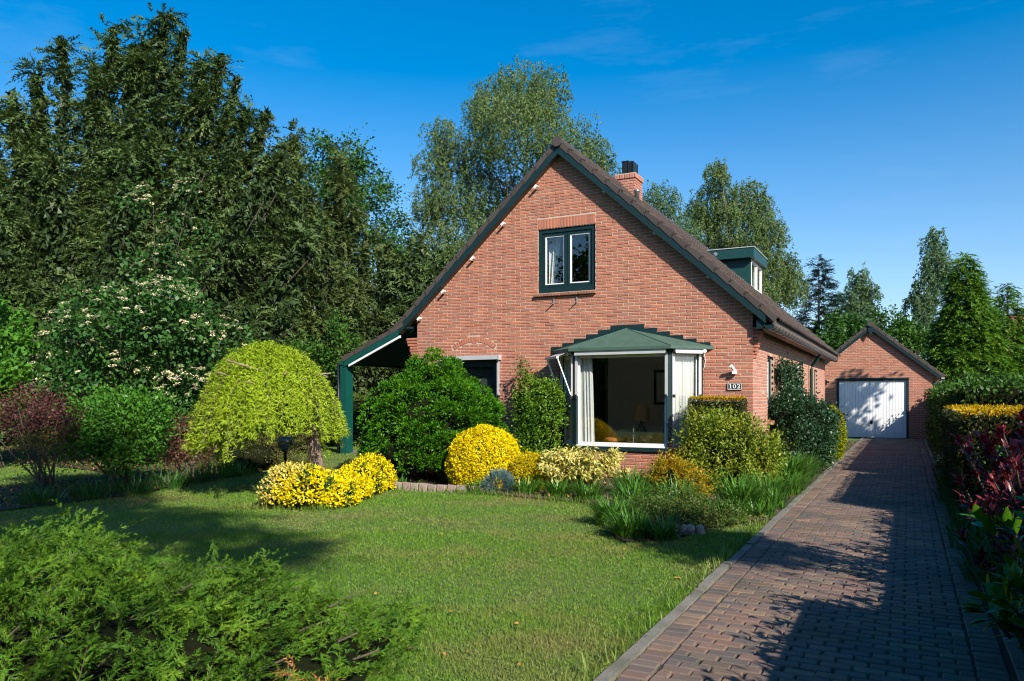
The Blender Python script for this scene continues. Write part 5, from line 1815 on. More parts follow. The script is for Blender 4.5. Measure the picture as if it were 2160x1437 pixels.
hol = plant('broadleaf_shrub', 'pale leaved shrub with a few coppery leaves beside the porch roof', 'shrub', -15.6, 17.6)
shrub(hol, 'bush', [(-15.9, 17.4, 2.2, .9, .7, 1.1), (-15.0, 17.9, 3.0, .6, .5, .9), (-16.8, 16.9, 1.9, .8, .7, .8)], 120, 55, .14, .10, .06, 8, (-15.7, 17.6))

for lb, x, y, z in (('leafy tree far behind the tall yew at the left picture edge', -38, 22, 7.0), ('leafy tree far behind the tall yew, seen through its lower branches', -33, 30, 7.5), ('leafy tree far behind the gap between the two yews', -27, 35, 7.5), ('leafy tree far behind the porch roof', -21, 38, 7.0)):
    t_ = plant('broadleaf_tree', lb, 'tree', x, y, 'leafy trees far behind the yews')
    broadleaf(t_, 'hedge', lobes_px(x, y, [(0, z * .75, 2.6, z * .26), (-2, z * .42, 2.8, z * .4), (2, z * .45, 2.8, z * .4), (0, z * .25, 3.4, z * .26)]), 190, 44, .5, .34, .24, (x, y, 0), limbs=5)
# ================= birches behind the house
E_ = plant('birch_tree', 'tall weeping birch rising behind the house ridge', 'tree', -15.5, 30.3)
def pxl(lst, c, d):
    return [((a - c) / 1615 * d, 1.5 + (838 - b) / 1615 * d, r / 1615 * d, (r2 if r2 else r) / 1615 * d) for a, b, r, r2 in lst]
birch(E_, 'birch', -15.5, 30.3, pxl([(1090, 195, 62, 70), (1150, 215, 45, 60), (1020, 235, 40, 50), (1085, 300, 95, 70), (990, 320, 60, 60), (1180, 320, 60, 60), (935, 285, 30, 40), (915, 345, 40, 40), (1250, 325, 38, 40), (1270, 350, 30, 30), (960, 420, 70, 60), (1070, 420, 100, 70), (905, 430, 40, 40), (925, 520, 58, 60), (1010, 530, 70, 60), (900, 590, 45, 60), (980, 640, 70, 60)], 1085, 34), 64, .078, .062, .2, .8)
F_ = plant('birch_tree', 'birch showing low over the roof just right of the chimney', 'tree', -11.2, 39.2)
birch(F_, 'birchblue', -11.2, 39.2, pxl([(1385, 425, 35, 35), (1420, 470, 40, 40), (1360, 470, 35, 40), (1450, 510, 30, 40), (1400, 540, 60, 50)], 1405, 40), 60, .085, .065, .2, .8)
G_ = plant('birch_tree', 'full rounded birch standing behind the green dormer', 'tree', -8.3, 43.0)
birch(G_, 'birch', -8.3, 43.0, pxl([(1508, 375, 25, 35), (1500, 430, 45, 45), (1575, 415, 45, 40), (1610, 450, 28, 35), (1545, 480, 75, 55), (1475, 460, 25, 30), (1630, 490, 32, 35), (1590, 540, 50, 45), (1510, 550, 55, 50), (1650, 560, 30, 35), (1640, 600, 40, 45), (1675, 600, 26, 40), (1560, 620, 70, 50)], 1555, 42), 68, .088, .068, .2, .8)
H_ = plant('spruce_tree', 'dark blue-green spruce with sparse branches between the roof and the garage', 'tree', -4.5, 47.2)
conifer(H_, 'spruce', -4.5, 47.2, 0, 9.6, 1.7, 130, 28, 8, .24, .065, .55, .15, 1.5, .75, .25, .35)
I_ = plant('birch_tree', 'slim pale birch between the dark spruce and the garage roof', 'tree', -2.6, 52.7)
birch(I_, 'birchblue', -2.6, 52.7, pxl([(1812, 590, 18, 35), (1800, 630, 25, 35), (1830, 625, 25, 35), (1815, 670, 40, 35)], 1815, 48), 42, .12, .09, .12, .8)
J_ = plant('hornbeam', 'round bright green tree top seen above the left garage roof slope', 'tree', -3.2, 45.6)
broadleaf(J_, 'oak', lobes_px(-3.2, 45.6, [(-1.0, 4.6, 1.0, .9), (0, 5.3, 1.0, .9), (.9, 4.9, 1.0, .9), (-.3, 3.4, 1.7, 1.3), (1.6, 3.8, .9, 1.0)]), 150, 50, .26, .17, .12, (-3.2, 45.6, 0))
K_ = plant('hornbeam', 'green tree top seen above the right garage roof slope', 'tree', -.4, 49.3)
broadleaf(K_, 'bush', lobes_px(-.4, 49.3, [(-1.0, 5.6, .8, .9), (-.3, 5.0, 1.0, 1.0), (.6, 4.8, 1.0, .9), (1.5, 4.6, .8, .8), (.4, 3.3, 1.8, 1.2)]), 150, 50, .26, .17, .12, (-.4, 49.3, 0))
M_ = plant('birch_tree', 'tall thin pale birch half hidden behind the broad cypress', 'tree', 1.4, 54.7)
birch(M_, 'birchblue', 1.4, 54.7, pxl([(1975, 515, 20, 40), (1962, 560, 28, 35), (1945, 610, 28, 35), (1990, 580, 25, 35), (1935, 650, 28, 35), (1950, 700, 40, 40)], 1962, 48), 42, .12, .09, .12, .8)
Lc = plant('cypress_tree', 'broad conical cypress with layered sprays right of the garage', 'tree', 2.6, 44.0)
conifer(Lc, 'cypress', 2.6, 44.0, 0, 8.6, 2.35, 340, 22, 7, .26, .085, .55, .30, .9, .98, .1, .18)
L2 = plant('cypress_tree', 'second darker cypress tucked against the broad one on its right', 'tree', 4.3, 45.6)
conifer(L2, 'cypress', 4.5, 45.6, 0, 7.2, 1.8, 170, 22, 7, .26, .085, .5, .3, .9, .95, .1, .2)
O_ = plant('broadleaf_tree', 'thin dark tree in front of the far house', 'tree', 6.1, 58.5)
broadleaf(O_, 'yew', lobes_px(6.1, 58.5, [(0, 5.4, .8, .9), (-.2, 4.0, 1.0, 1.0), (.7, 4.2, .8, 1.0), (.1, 2.9, .9, .8)]), 95, 36, .25, .18, .12, (6.1, 58.5, 0), trunk_r=.1)
for lb, x, y, z1 in (('left one of the three dark far spruces beyond the distant house', 8.5, 94.6, 10.2), ('middle one of the three dark far spruces beyond the distant house', 9.9, 95, 10.7), ('right one of the three dark far spruces beyond the distant house', 11.6, 95.6, 10.1)):
    s_ = plant('spruce_tree', lb, 'tree', x, y, 'dark far spruces')
    conifer(s_, 'spruce', x, y, 0, z1, 1.5, 60, 10, 6, .4, .11, .8, .2, 2, .8, .1, .3)
hd_ = plant('background_hedge', 'dark green hedge far behind the garage and cypress', 'hedge', -2, 62)
hedge_box(hd_, 'hedge', -14, 6, 61, 62.5, 0, 2.6, 55, .35, .22, None, .1, fuzz=.15)

# ================= left garden
V = plant('viburnum_shrub', 'large spreading shrub covered in flat cream flower heads under the dark yew', 'shrub', -15.4, 11.2)
vl = [(u, z, ru, rz) for u, z, ru, rz in [(-.3, 3.0, 1.3, .8), (.8, 3.1, 1.3, .8), (1.8, 2.5, 1.0, .8), (-1.4, 2.4, 1.1, .7), (-2.3, 1.8, .9, .6), (-.6, 1.9, 1.5, .8), (.7, 1.9, 1.3, .8), (.9, 3.6, .7, .5), (1.6, 1.5, .9, .6)]]
vlob = []
for (u, z, ru, rz) in vl:
    x, y = fr(-15.4, 11.2, u, rng.normal(0, .3)); vlob.append((x, y, z, ru, ru * .8, rz))
shrub(V, 'viburnum', vlob, 360, 48, .17, .105, .07, 14, (-15.2, 11.6), up=.7)
def flower_heads(root, lobes, n, rad=.05, zlo=-.1, front=None):
    Ps, Ds, Ns = [], [], []
    for q in range(n):
        l = lobes[rng.integers(len(lobes))]
        p, o = shell(1, l[:3], (l[3] * 1.05, l[4] * 1.05, l[5] * 1.08), .93, 1.04, zlo)
        p, o = p[0], o[0]
        if o @ np.array([.35, -.93, 0]) < -.25: continue
        ax = nz_(o * .45 + np.array([0.1, -.1, 1.0]) + rng.normal(0, .2, 3))
        m = 22; r_ = rad * rng.uniform(.5, 1.25)
        d = rng.normal(size=(m, 3)); d -= (d @ ax)[:, None] * ax; d = nz_(d)
        rr = r_ * np.sqrt(rng.random((m, 1)))
        Ps.append(p + d * rr + ax * (.012 * rng.random((m, 1)))); Ds.append(d + ax * .3 + rng.normal(0, .5, (m, 3))); Ns.append(np.repeat(ax[None], m, 0) + rng.normal(0, .35, (m, 3)))
    P = np.concatenate(Ps)
    leaves('flower_head', root, 'blossom', P, np.concatenate(Ds), np.concatenate(Ns), .034, .028)['kind'] = 'stuff'
flower_heads(V, vlob, 620, .062)
V2 = plant('viburnum_shrub', 'tall thin flowering branches climbing through the dark yew', 'shrub', -17.0, 13.2)
vlob2 = []
for (u, z, ru, rz) in [(0, 4.6, .9, .7), (.5, 5.5, .8, .6), (-.3, 6.2, .5, .5), (.7, 6.6, .4, .4), (.2, 3.9, 1.0, .6)]:
    x, y = fr(-16.6, 13.0, u, rng.normal(0, .2)); vlob2.append((x, y, z, ru, ru * .7, rz))
shrub(V2, 'viburnum', vlob2, 34, 40, .2, .11, .075, 6, (-16.6, 13.4), up=.7)
flower_heads(V2, vlob2, 110, .06)
S_ = plant('hazel_shrub', 'bright green shrub at the far left edge under the yew', 'shrub', -16.9, 9.2)
shrub(S_, 'fresh', [(-17.0, 9.2, 2.7, .8, .8, .9), (-16.6, 9.0, 1.7, .8, .7, .8), (-17.5, 9.4, 1.6, .8, .8, .9)], 130, 50, .15, .11, .075, 8, (-16.9, 9.3))
Bb = plant('barberry_shrub', 'purple leaved barberry on bare stems at the left border', 'shrub', -12.5, 7.5)
shrub(Bb, 'barberry', [(-12.6, 7.5, 1.28, .50, .48, .40), (-12.2, 7.55, 1.15, .40, .4, .35), (-12.9, 7.4, 1.1, .35, .35, .3)], 150, 42, .075, .040, .024, 14, (-12.4, 7.5), up=.4)
shrub(Bb, 'olive', [(-12.3, 7.45, .65, .38, .35, .40)], 60, 24, .09, .035, .022, 0, name='lower_foliage')
Gs = plant('spindle_shrub', 'bright fresh green bushy shrub between purple barberry and larch', 'shrub', -11.9, 8.5)
shrub(Gs, 'fresh', [(-12.1, 8.4, 1.15, .65, .6, .5), (-11.7, 8.6, .95, .55, .55, .5), (-12.3, 8.1, .85, .5, .5, .4), (-11.6, 8.8, 1.2, .45, .45, .38), (-11.8, 8.5, .6, .6, .5, .35)], 420, 34, .09, .062, .034, 12, (-11.9, 8.5), up=.7)
Br = plant('brown_shrub', 'reddish brown low shrub with bare twigs left of the weeping larch', 'shrub', -11.85, 9.8)
shrub(Br, 'brownshrub', [(-11.85, 9.8, .78, .36, .36, .36), (-11.65, 9.95, .5, .36, .3, .3), (-12.0, 9.6, .5, .25, .25, .3)], 120, 34, .075, .042, .024, 10, (-11.8, 9.8))
Lh = plant('low_shrub', 'low rounded olive shrub under the left skirt of the larch', 'shrub', -12.0, 11.4)
shrub(Lh, 'olive', [(-12.35, 11.0, .38, .55, .5, .36), (-11.7, 11.5, .40, .6, .55, .38), (-11.3, 12.1, .40, .55, .5, .36)], 300, 32, .07, .038, .020, 8, (-12, 11.4))
core_ellipsoid(Lh, (-11.95, 11.4, .3), (.6, .5, .3))
Pv = plant('privet_hedge', 'light green clipped hedge behind the porch post', 'hedge', -14.0, 16.4)
hedge_box(Pv, 'privet', -16.6, -12.2, 16.2, 17.2, .15, 1.45, 620, .055, .034, None, .05, fuzz=.05)
Pv2 = plant('privet_hedge', 'lower rounded light green hedge behind the garden globe lamp', 'hedge', -13.2, 14.0)
dome(Pv2, 'privet', (-13.4, 13.9, .55), (1.2, .7, .55), 9000, .05, .03, -.8, .9, .06)

La = plant('weeping_larch', 'umbrella shaped weeping larch with lime green needles on a leaning trunk', 'tree', -8.21, 9.27)
def larch():
    c = np.array([-8.87, 8.92, .93]); R_ = np.array([1.17, 1.15, 1.33])
    Ps, Os = [], []
    mb = MB()
    ns = 560
    for q in range(ns):
        th_ = rng.random() * 2 * math.pi
        ph0 = rng.uniform(.02, .75) if q % 3 else rng.uniform(.4, 1.1)
        ph1 = min(rng.choice([1.42, 1.52, 1.62, 1.78], p=[.36, .44, .17, .03]), ph0 + rng.uniform(.5, 1.5))
        rr = rng.uniform(.86, 1.04) * (1 + .05 * math.sin(3 * th_ + 1) + .03 * math.sin(8 * th_))
        m = int((ph1 - ph0) * 17) + 3
        ph_ = np.linspace(ph0, ph1, m) + rng.normal(0, .01, m)
        th2 = th_ + np.cumsum(rng.normal(0, .02, m))
        rad = .5 * np.where(ph_ < 1.57, np.sin(ph_), 1.0) + .5 * np.minimum(ph_ / 1.57, 1.06)
        z = np.where(ph_ < 1.57, np.cos(ph_), -(ph_ - 1.57) * .9)
        low = -.20 * max(0.0, math.cos(th_ - R(207)))
        p = c + np.stack([np.cos(th2) * rad, np.sin(th2) * rad, z + low * np.clip((ph_ - .8) / .6, 0, 1)], 1) * R_ * rr
        o = np.stack([np.cos(th2) * rad, np.sin(th2) * rad, np.maximum(z, 0)], 1)
        Ps.append(p); Os.append(nz_(o))
        if q % 3 == 0: mb.tube(p[::2], .006, 4, cap=False)
    P = np.concatenate(Ps); O = np.concatenate(Os)
    P += rng.normal(0, .018, P.shape)
    k = 9
    n = len(P)
    D = O[:, None] * .5 + rng.normal(0, .75, (n, k, 3)) + np.array([0, 0, -.55])
    PP = P[:, None] + rng.normal(0, .022, (n, k, 3))
    leaves('crown', La, 'larch', PP.reshape(-1, 3), D.reshape(-1, 3), (np.repeat(O[:, None], k, 1) + rng.normal(0, .5, (n, k, 3))).reshape(-1, 3), .060 * (.7 + .6 * rng.random(n * k)), .018, 'needle')
    mb.link('hanging_twig', 'twig', La)
    t = MB()
    t.tube([(-8.19, 9.28, -.1), (-8.20, 9.27, .25), (-8.24, 9.25, .6), (-8.30, 9.20, 1.0), (-8.5, 9.1, 1.6), (-8.8, 8.97, 2.05)], [.135, .115, .105, .10, .08, .04], 12)
    for q in range(16):
        th_ = q * 2.4
        stem_mesh(t, (-8.6 + rng.normal(0, .12), 9.06 + rng.normal(0, .1), rng.uniform(1.5, 2.0)), c + np.array([math.cos(th_) * .95, math.sin(th_) * .95, rng.uniform(.5, 1.2)]), .035, .01, .1, 5, 5)
    t.link('trunk', 'barklarch', La, True)
larch()

def euonymus():
    root = plant('euonymus', 'sprawling bright yellow and cream variegated ground cover at the foot of the larch', 'ground cover', -7.5, 8.7)
    lobes = [(-7.75, 7.95, .16, .42, .42, .40), (-7.35, 8.05, .16, .42, .40, .36), (-7.05, 8.35, .10, .40, .40, .26), (-7.95, 8.5, .15, .45, .45, .34), (-7.3, 8.9, .10, .42, .50, .26), (-7.45, 9.5, .12, .42, .50, .34), (-7.65, 10.1, .12, .42, .42, .42), (-8.2, 9.2, .05, .5, .6, .28)]
    cu = -7.6 * PC + 8.7 * PS
    def squeeze(l):
        u = l[0] * PC + l[1] * PS; v = -l[0] * PS + l[1] * PC
        u = cu + (u - cu) * .74 + .03
        return (u * PC - v * PS, u * PS + v * PC, l[2], l[3] * .88, l[4] * .88, l[5])
    lobes = [squeeze(l) for l in lobes]
    P, O = [], []
    for l in lobes:
        p, o = shell(3100, l[:3], l[3:], .86, 1.05, -.2)
        P.append(p); O.append(o)
    P = np.concatenate(P); O = np.concatenate(O)
    P += rng.normal(0, .018, P.shape)
    f = np.sin(P[:, 0] * 5 + 1) * np.sin(P[:, 1] * 4) + rng.normal(0, .35, len(P)) + (-7.45 - P[:, 0]) * 2.0 - (P[:, 1] - 8.2) * 1.3
    mi = np.where(f > .35, 1, 0)
    gmask = (np.sin(P[:, 0] * 9 + P[:, 1] * 6) * np.sin(P[:, 1] * 8 - P[:, 2] * 11) + rng.normal(0, .3, len(P))) > .85
    mi[gmask] = 2
    s = .7 + .6 * rng.random(len(P))
    leaves('foliage', root, ['yellow', 'cream', 'euogreen'], P, O * .4 + rng.normal(0, .65, P.shape) + np.array([0, 0, .25]), O + rng.normal(0, .5, P.shape) + np.array([0, 0, .3]), .044 * s, .026 * s, 'leaf', mi)
    for l in lobes:
        core_ellipsoid(root, l[:3], [x * .88 for x in l[3:]], zlo=-.3)
euonymus()
gp = thing('garden_lamp', 'black garden lamp with smoked mushroom globe beside the larch trunk', 'lamp', (-10.46, 10.92, float(gz(-10.46, 10.92))))
zg = float(gz(-10.46, 10.92))
MB().lathe([(.035, zg - .05), (.028, zg + .05), (.028, .46), (.05, .47), (.085, .485), (.09, .50), (.02, .505), (.02, .56), (.0, .58)], (-10.46, 10.92, 0), 16).link('post', 'dark', gp, True)
MB().lathe([(.02, .50), (.10, .52), (.150, .60), (.155, .68), (.12, .745), (.05, .73), (.0, .70)], (-10.46, 10.92, 0), 22).link('globe', 'smoked', gp, True)

# ================= bed in front of the house
Fc = plant('false_cypress', 'big rounded mid green dwarf false cypress under the left window', 'shrub', -7.74, 12.0)
def fcyp():
    lobes = [(-7.75, 12.0, .85, 1.08, 1.0, 1.0), (-7.88, 12.15, 1.47, .55, .6, .74), (-8.35, 11.75, .98, .62, .65, .74), (-7.12, 11.95, .86, .58, .7, .72), (-7.5, 12.05, 1.2, .5, .55, .62), (-7.85, 11.6, .5, 1.0, .75, .55)]
    Ps, Ds, Ns = [], [], []
    for l in lobes:
        n = int(330 * (l[3] * l[5]))
        C, O = shell(n, l[:3], l[3:], .86, 1.12, -.55)
        k = 78
        ax = nz_(O + np.array([0, 0, .45]))[:, None]
        d = nz_(ax * 1.0 + rng.normal(0, .55, (n, k, 3)))
        rad = .135 * (.6 + .7 * rng.random((n, 1, 1)))
        p = C[:, None] + d * rad * (.55 + .45 * rng.random((n, k, 1)))
        Ps.append(p.reshape(-1, 3)); Ds.append((d + rng.normal(0, .3, p.shape)).reshape(-1, 3)); Ns.append((np.cross(d, rng.normal(size=p.shape))).reshape(-1, 3))
    P = np.concatenate(Ps); D = np.concatenate(Ds); N = np.concatenate(Ns)
    ok = P[:, 2] > .06
    P, D, N = P[ok], D[ok], N[ok]
    leaves('foliage', Fc, 'fcyp', P, D, N, .056 * (.7 + .6 * rng.random(len(P))), .027)
    for l in lobes: core_ellipsoid(Fc, l[:3], [x * .80 for x in l[3:]], zlo=-.6)
    mb = MB()
    for q in range(6): stem_mesh(mb, (-7.75 + rng.normal(0, .2), 11.7 + rng.normal(0, .2), -.05), (-7.75 + rng.normal(0, .5), 11.7 + rng.normal(0, .3), .6), .04, .015, .1, 6, 4)
    tag(mb.link('stem', 'twig', Fc), kind='stuff')
fcyp()
Yd = plant('yellow_dome_shrub', 'large clipped bright yellow dome in front of the green false cypress', 'shrub', -6.32, 11.25)
dome(Yd, 'yellow', (-6.32, 11.25, .36), (.63, .62, .64), 24000, .036, .021, -.55, .93, .03)
Sd = plant('golden_dome_shrub', 'small clipped golden dome beside the large yellow one', 'shrub', -5.46, 11.13)
dome(Sd, 'gold', (-5.44, 11.13, .22), (.32, .32, .38), 9000, .030, .017, -.55, .93, .03)
def loose_shoots(root, mat, c, r, n, Ln, Wd, ext=.06):
    P, O = shell(n, c, r, .98, 1.02, .0)
    k = 9
    t = rng.random((len(P), k, 1))
    a = nz_(O + rng.normal(0, .35, O.shape) + np.array([0, 0, .4]))[:, None]
    p = P[:, None] + a * t * ext
    leaves('loose_shoot', root, mat, p.reshape(-1, 3), (a + rng.normal(0, .6, p.shape)).reshape(-1, 3), rng.normal(size=p.shape).reshape(-1, 3), Ln, Wd)['kind'] = 'stuff'
loose_shoots(Yd, 'yellow', (-6.32, 11.25, .36), (.63, .62, .64), 60, .034, .019)
loose_shoots(Sd, 'gold', (-5.44, 11.13, .22), (.32, .32, .38), 24, .03, .016, .05)
Bs = plant('blue_spruce', 'tiny silvery blue dwarf conifer between the two yellow domes', 'shrub', -5.65, 10.5)
P, O = shell(520, (-5.65, 10.5, .10), (.21, .20, .22), .6, 1.0, -.3)
P, D, N, a, b = sprays(P, O + np.array([0, 0, .4]), O + rng.normal(0, .5, P.shape), .09, 9, .035, .010, .8, .05, .3, .2)
leaves('foliage', Bs, 'blue', P, D, N, a, b)
Pi = plant('pieris_shrub', 'loose variegated shrub with drooping pale yellow leaves under the bay window', 'shrub', -4.62, 11.35)
def pieris():
    mb = MB(); Ps, Ds, Ns = [], [], []
    for q in range(85):
        th_ = rng.random() * 2 * math.pi; r = rng.uniform(.25, .68)
        a = np.array([-4.62 + rng.normal(0, .06), 11.38 + rng.normal(0, .06), 0])
        h = rng.uniform(.35, .92) * (1.05 - .35 * r)
        b = a + np.array([math.cos(th_) * r, math.sin(th_) * r, h * .82])
        m = a + (b - a) * .5 + np.array([0, 0, h * .35])
        t = np.linspace(0, 1, 12)[:, None]
        c = (1 - t) ** 2 * a + 2 * t * (1 - t) * m + t ** 2 * b
        if q % 2 == 0: mb.tube(c[::2], .006, 4, cap=False)
        c = c[5:]
        k = 11
        p = np.repeat(c[:, None], k, 1) + rng.normal(0, .035, (len(c), k, 3))
        o = np.array([math.cos(th_), math.sin(th_), 0])
        Ps.append(p.reshape(-1, 3)); Ds.append((rng.normal(0, .55, p.shape) + o * .55 + np.array([0, 0, -.45])).reshape(-1, 3)); Ns.append((rng.normal(0, .45, p.shape) + np.array([.2, -.3, .8])).reshape(-1, 3))
    P = np.concatenate(Ps); s = .6 + .8 * rng.random(len(P))
    leaves('foliage', Pi, 'pieris', P, np.concatenate(Ds), np.concatenate(Ns), .085 * s, .026 * s)
    tag(mb.link('stem', 'twig', Pi), kind='stuff')
pieris()
Cl = plant('wall_shrub', 'glossy evergreen trained as a column on the wall left of the bay', 'shrub', -6.45, 13.6)
shrub(Cl, 'climber', [(-6.50, 13.65, 1.50, .46, .30, .40), (-6.45, 13.6, 1.05, .50, .36, .50), (-6.45, 13.55, .55, .50, .40, .45), (-6.85, 13.7, 1.95, .08, .07, .28), (-6.2, 13.6, 1.3, .3, .3, .55)], 520, 34, .065, .048, .028, 8, (-6.45, 13.7), up=.5)
MB().box(-6.85, -6.05, 13.5, 13.8, .1, 1.6).link('shade_core', 'core', Cl)
Cb = plant('clipped_yew', 'flat topped block of clipped yew with a golden top right of the bay', 'shrub', -2.95, 13.55)
hedge_box(Cb, 'yewhedge', -3.38, -2.50, 13.25, 13.80, .1, 1.475, 4000, .031, .014, 'sungoldtip', .006, fuzz=.012)
Rs = plant('rounded_shrub', 'big rounded glossy shrub with mixed green, yellow and red leaf tips at the house corner', 'shrub', -2.5, 12.4)
shrub(Rs, 'rshrub', [(-2.5, 12.4, .62, .76, .70, .62), (-2.75, 12.3, .95, .50, .5, .40), (-2.2, 12.3, .55, .55, .55, .50), (-2.9, 12.2, .45, .45, .45, .45), (-2.5, 12.1, .35, .7, .55, .36)], 900, 30, .062, .050, .022, 10, (-2.5, 12.5), up=.5)
core_ellipsoid(Rs, (-2.5, 12.42, .5), (.58, .55, .52))
Sp = plant('spirea_shrub', 'low mounded shrub with orange red and lime leaf tips', 'shrub', -3.0, 11.1)
shrub(Sp, 'spirea', [(-3.05, 11.1, .32, .36, .34, .32), (-2.75, 10.95, .25, .30, .28, .26), (-3.2, 11.2, .42, .22, .2, .2)], 330, 30, .045, .034, .016, 8, (-3.0, 11.1), up=.6)
core_ellipsoid(Sp, (-3.0, 11.1, .22), (.32, .28, .22))
Ru = plant('heather_shrub', 'small dark red leaved shrub tucked under the bay sill', 'shrub', -3.15, 12.1)
shrub(Ru, 'barberry', [(-3.15, 12.1, .55, .22, .2, .22), (-3.35, 12.2, .45, .2, .2, .2)], 70, 26, .06, .04, .022, 5)
Ho = plant('holly_shrub', 'dark glossy holly against the side wall of the house', 'shrub', -1.85, 16.2)
shrub(Ho, 'holly', [(-1.85, 16.1, .95, .50, .6, .55), (-1.75, 15.9, .55, .52, .6, .52), (-2.05, 16.3, 1.35, .36, .45, .36), (-1.7, 16.5, .9, .5, .5, .55)], 900, 30, .065, .050, .030, 9, (-1.95, 16.2), up=.4)
core_ellipsoid(Ho, (-1.85, 16.15, .75), (.42, .5, .72))
Ho2 = plant('wall_pyracantha', 'sparse leafy climber on the side wall above the dark holly', 'climber', -2.2, 17.2)
shrub(Ho2, 'holly', [(-2.22, 17.0, 1.95, .20, .55, .28), (-2.2, 17.3, 1.6, .18, .4, .25), (-2.25, 16.6, 2.05, .14, .25, .22)], 130, 26, .07, .052, .032, 6, (-2.3, 17.2), up=.3)
Eg = plant('egg_conifer', 'egg shaped lime yellow clipped conifer beside the garage end of the drive', 'shrub', -1.62, 20.0)
dome(Eg, 'egg', (-1.62, 20.0, .56), (.31, .34, .70), 12000, .045, .022, -.8, .94, .02)
Cv = plant('low_cover', 'low dense small leaved mat behind the tilted stones', 'ground cover', -2.5, 9.2)
shrub(Cv, 'cover', [(-2.85, 8.98, .12, .36, .36, .17), (-2.4, 8.85, .12, .42, .36, .18), (-2.0, 9.15, .12, .32, .36, .16), (-2.5, 9.4, .13, .42, .3, .2)], 520, 30, .045, .026, .016, 0, up=.8)
core_ellipsoid(Cv, (-2.45, 9.15, .02), (.45, .25, .08))
lil = [('lily clump with pale long leaves directly under the brick base of the bay', -3.85, 11.5, 130, .52), ('lily clump between pieris and the orange spirea', -3.55, 10.95, 110, .5), ('broad lily clump in front of the orange spirea', -2.75, 10.1, 150, .50),
       ('large bright lily clump at the kerb in front of the rounded shrub', -1.95, 10.3, 190, .60), ('lily clump tight against the kerb below the rounded shrub', -1.78, 11.3, 150, .52), ('tall lush lily clump between rounded shrub and holly', -1.75, 13.6, 240, .68), ('lily clump by the kerb in front of the holly', -1.68, 14.9, 150, .55),
       ('lily clump spilling over the lawn at the left tip of the stone edging', -3.05, 8.45, 150, .42), ('low lily clump drooping over the lawn below the tilted stones', -2.62, 7.85, 150, .36), ('lily tuft right of the low clump below the tilted stones', -2.32, 7.95, 90, .3),
       ('low lily clump in front of the pieris', -4.65, 10.5, 120, .33), ('low lily tuft right of the small blue conifer', -5.2, 10.6, 90, .34), ('low lily clump at the lawn edge right of the pieris', -4.1, 10.35, 120, .36), ('small lily tuft beside the brick edging', -6.0, 10.45, 60, .26), ('lone arching lily tuft under the false cypress', -7.55, 10.55, 26, .28), ('dark lily clump behind the yellow ground cover by the porch post', -8.5, 11.6, 120, .55),
       ('lily clump behind the low mat near the lawn', -3.2, 9.6, 120, .5), ('lily clump at the kerb near the stones', -1.9, 9.55, 70, .36), ('lily tuft filling the bare strip at the kerb beside the rounded shrub', -1.62, 10.75, 80, .36), ('low lily tuft at the kerb at the very front of the bed', -1.64, 9.95, 60, .28), ('lily tuft at the kerb right of the rounded shrub', -1.62, 12.3, 110, .46), ('lily tuft leaning over the kerb just before the holly', -1.60, 13.0, 90, .42), ('wispy lily tuft between holly and egg conifer', -1.62, 17.6, 60, .35)]
for l in lil: lily(l[0], l[1], l[2], int(l[3] * 1.8), l[4] * .95, rad=.17, w=.019)
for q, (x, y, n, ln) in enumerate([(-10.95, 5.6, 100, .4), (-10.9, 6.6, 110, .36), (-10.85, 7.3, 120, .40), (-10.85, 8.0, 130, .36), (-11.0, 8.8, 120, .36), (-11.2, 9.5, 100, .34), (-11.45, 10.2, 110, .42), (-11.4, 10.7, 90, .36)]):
    lily(['shaded lily tuft nearest the juniper on the left border edge', 'second shaded lily tuft along the left border edge', 'shaded lily tuft in front of the purple barberry', 'shaded lily tuft below the left of the bright green shrub', 'shaded lily tuft below the right of the bright green shrub', 'shaded lily tuft where the border turns at the brown shrub', 'sunlit lily tuft in front of the brown shrub', 'sunlit lily tuft left of the low olive shrub'][q], x, y, n, ln, 'darklily' if q < 6 else 'lily', .28)  # border tufts in shade get a darker leaf colour

# ================= right side of the drive
Hg = plant('clipped_hedge', 'clipped yew hedge block with a bronze gold top along the drive', 'hedge', 1.2, 13)
hedge_box(Hg, 'yewhedge', .60, 1.75, 10.7, 15.4, 0, 1.30, 1500, .043, .019, 'sungoldtip', .012, fuzz=.018)
Hb = plant('green_hedge', 'taller rounded green hedge along the drive leading to the garage', 'hedge', 1.3, 22)
hedge_box(Hb, 'hedge', .86, 2.2, 15.6, 31.0, 0, 1.72, 400, .08, .045, None, .09, fuzz=.07)
Hc = plant('green_hedge', 'long dark green hedge running right behind the bronze topped hedge', 'hedge', 6, 20.5)
hedge_box(Hc, 'hedge', 2.3, 12, 20, 21.2, 0, 1.78, 420, .075, .045, None, .08, fuzz=.07)
Hd = plant('laurel_hedge', 'lime leaved hedge top glowing behind the red photinia', 'hedge', 2.9, 11.9)
hedge_box(Hd, 'lime', 1.85, 6, 11.5, 12.4, 0, 1.34, 420, .09, .045, None, .05, fuzz=.06)

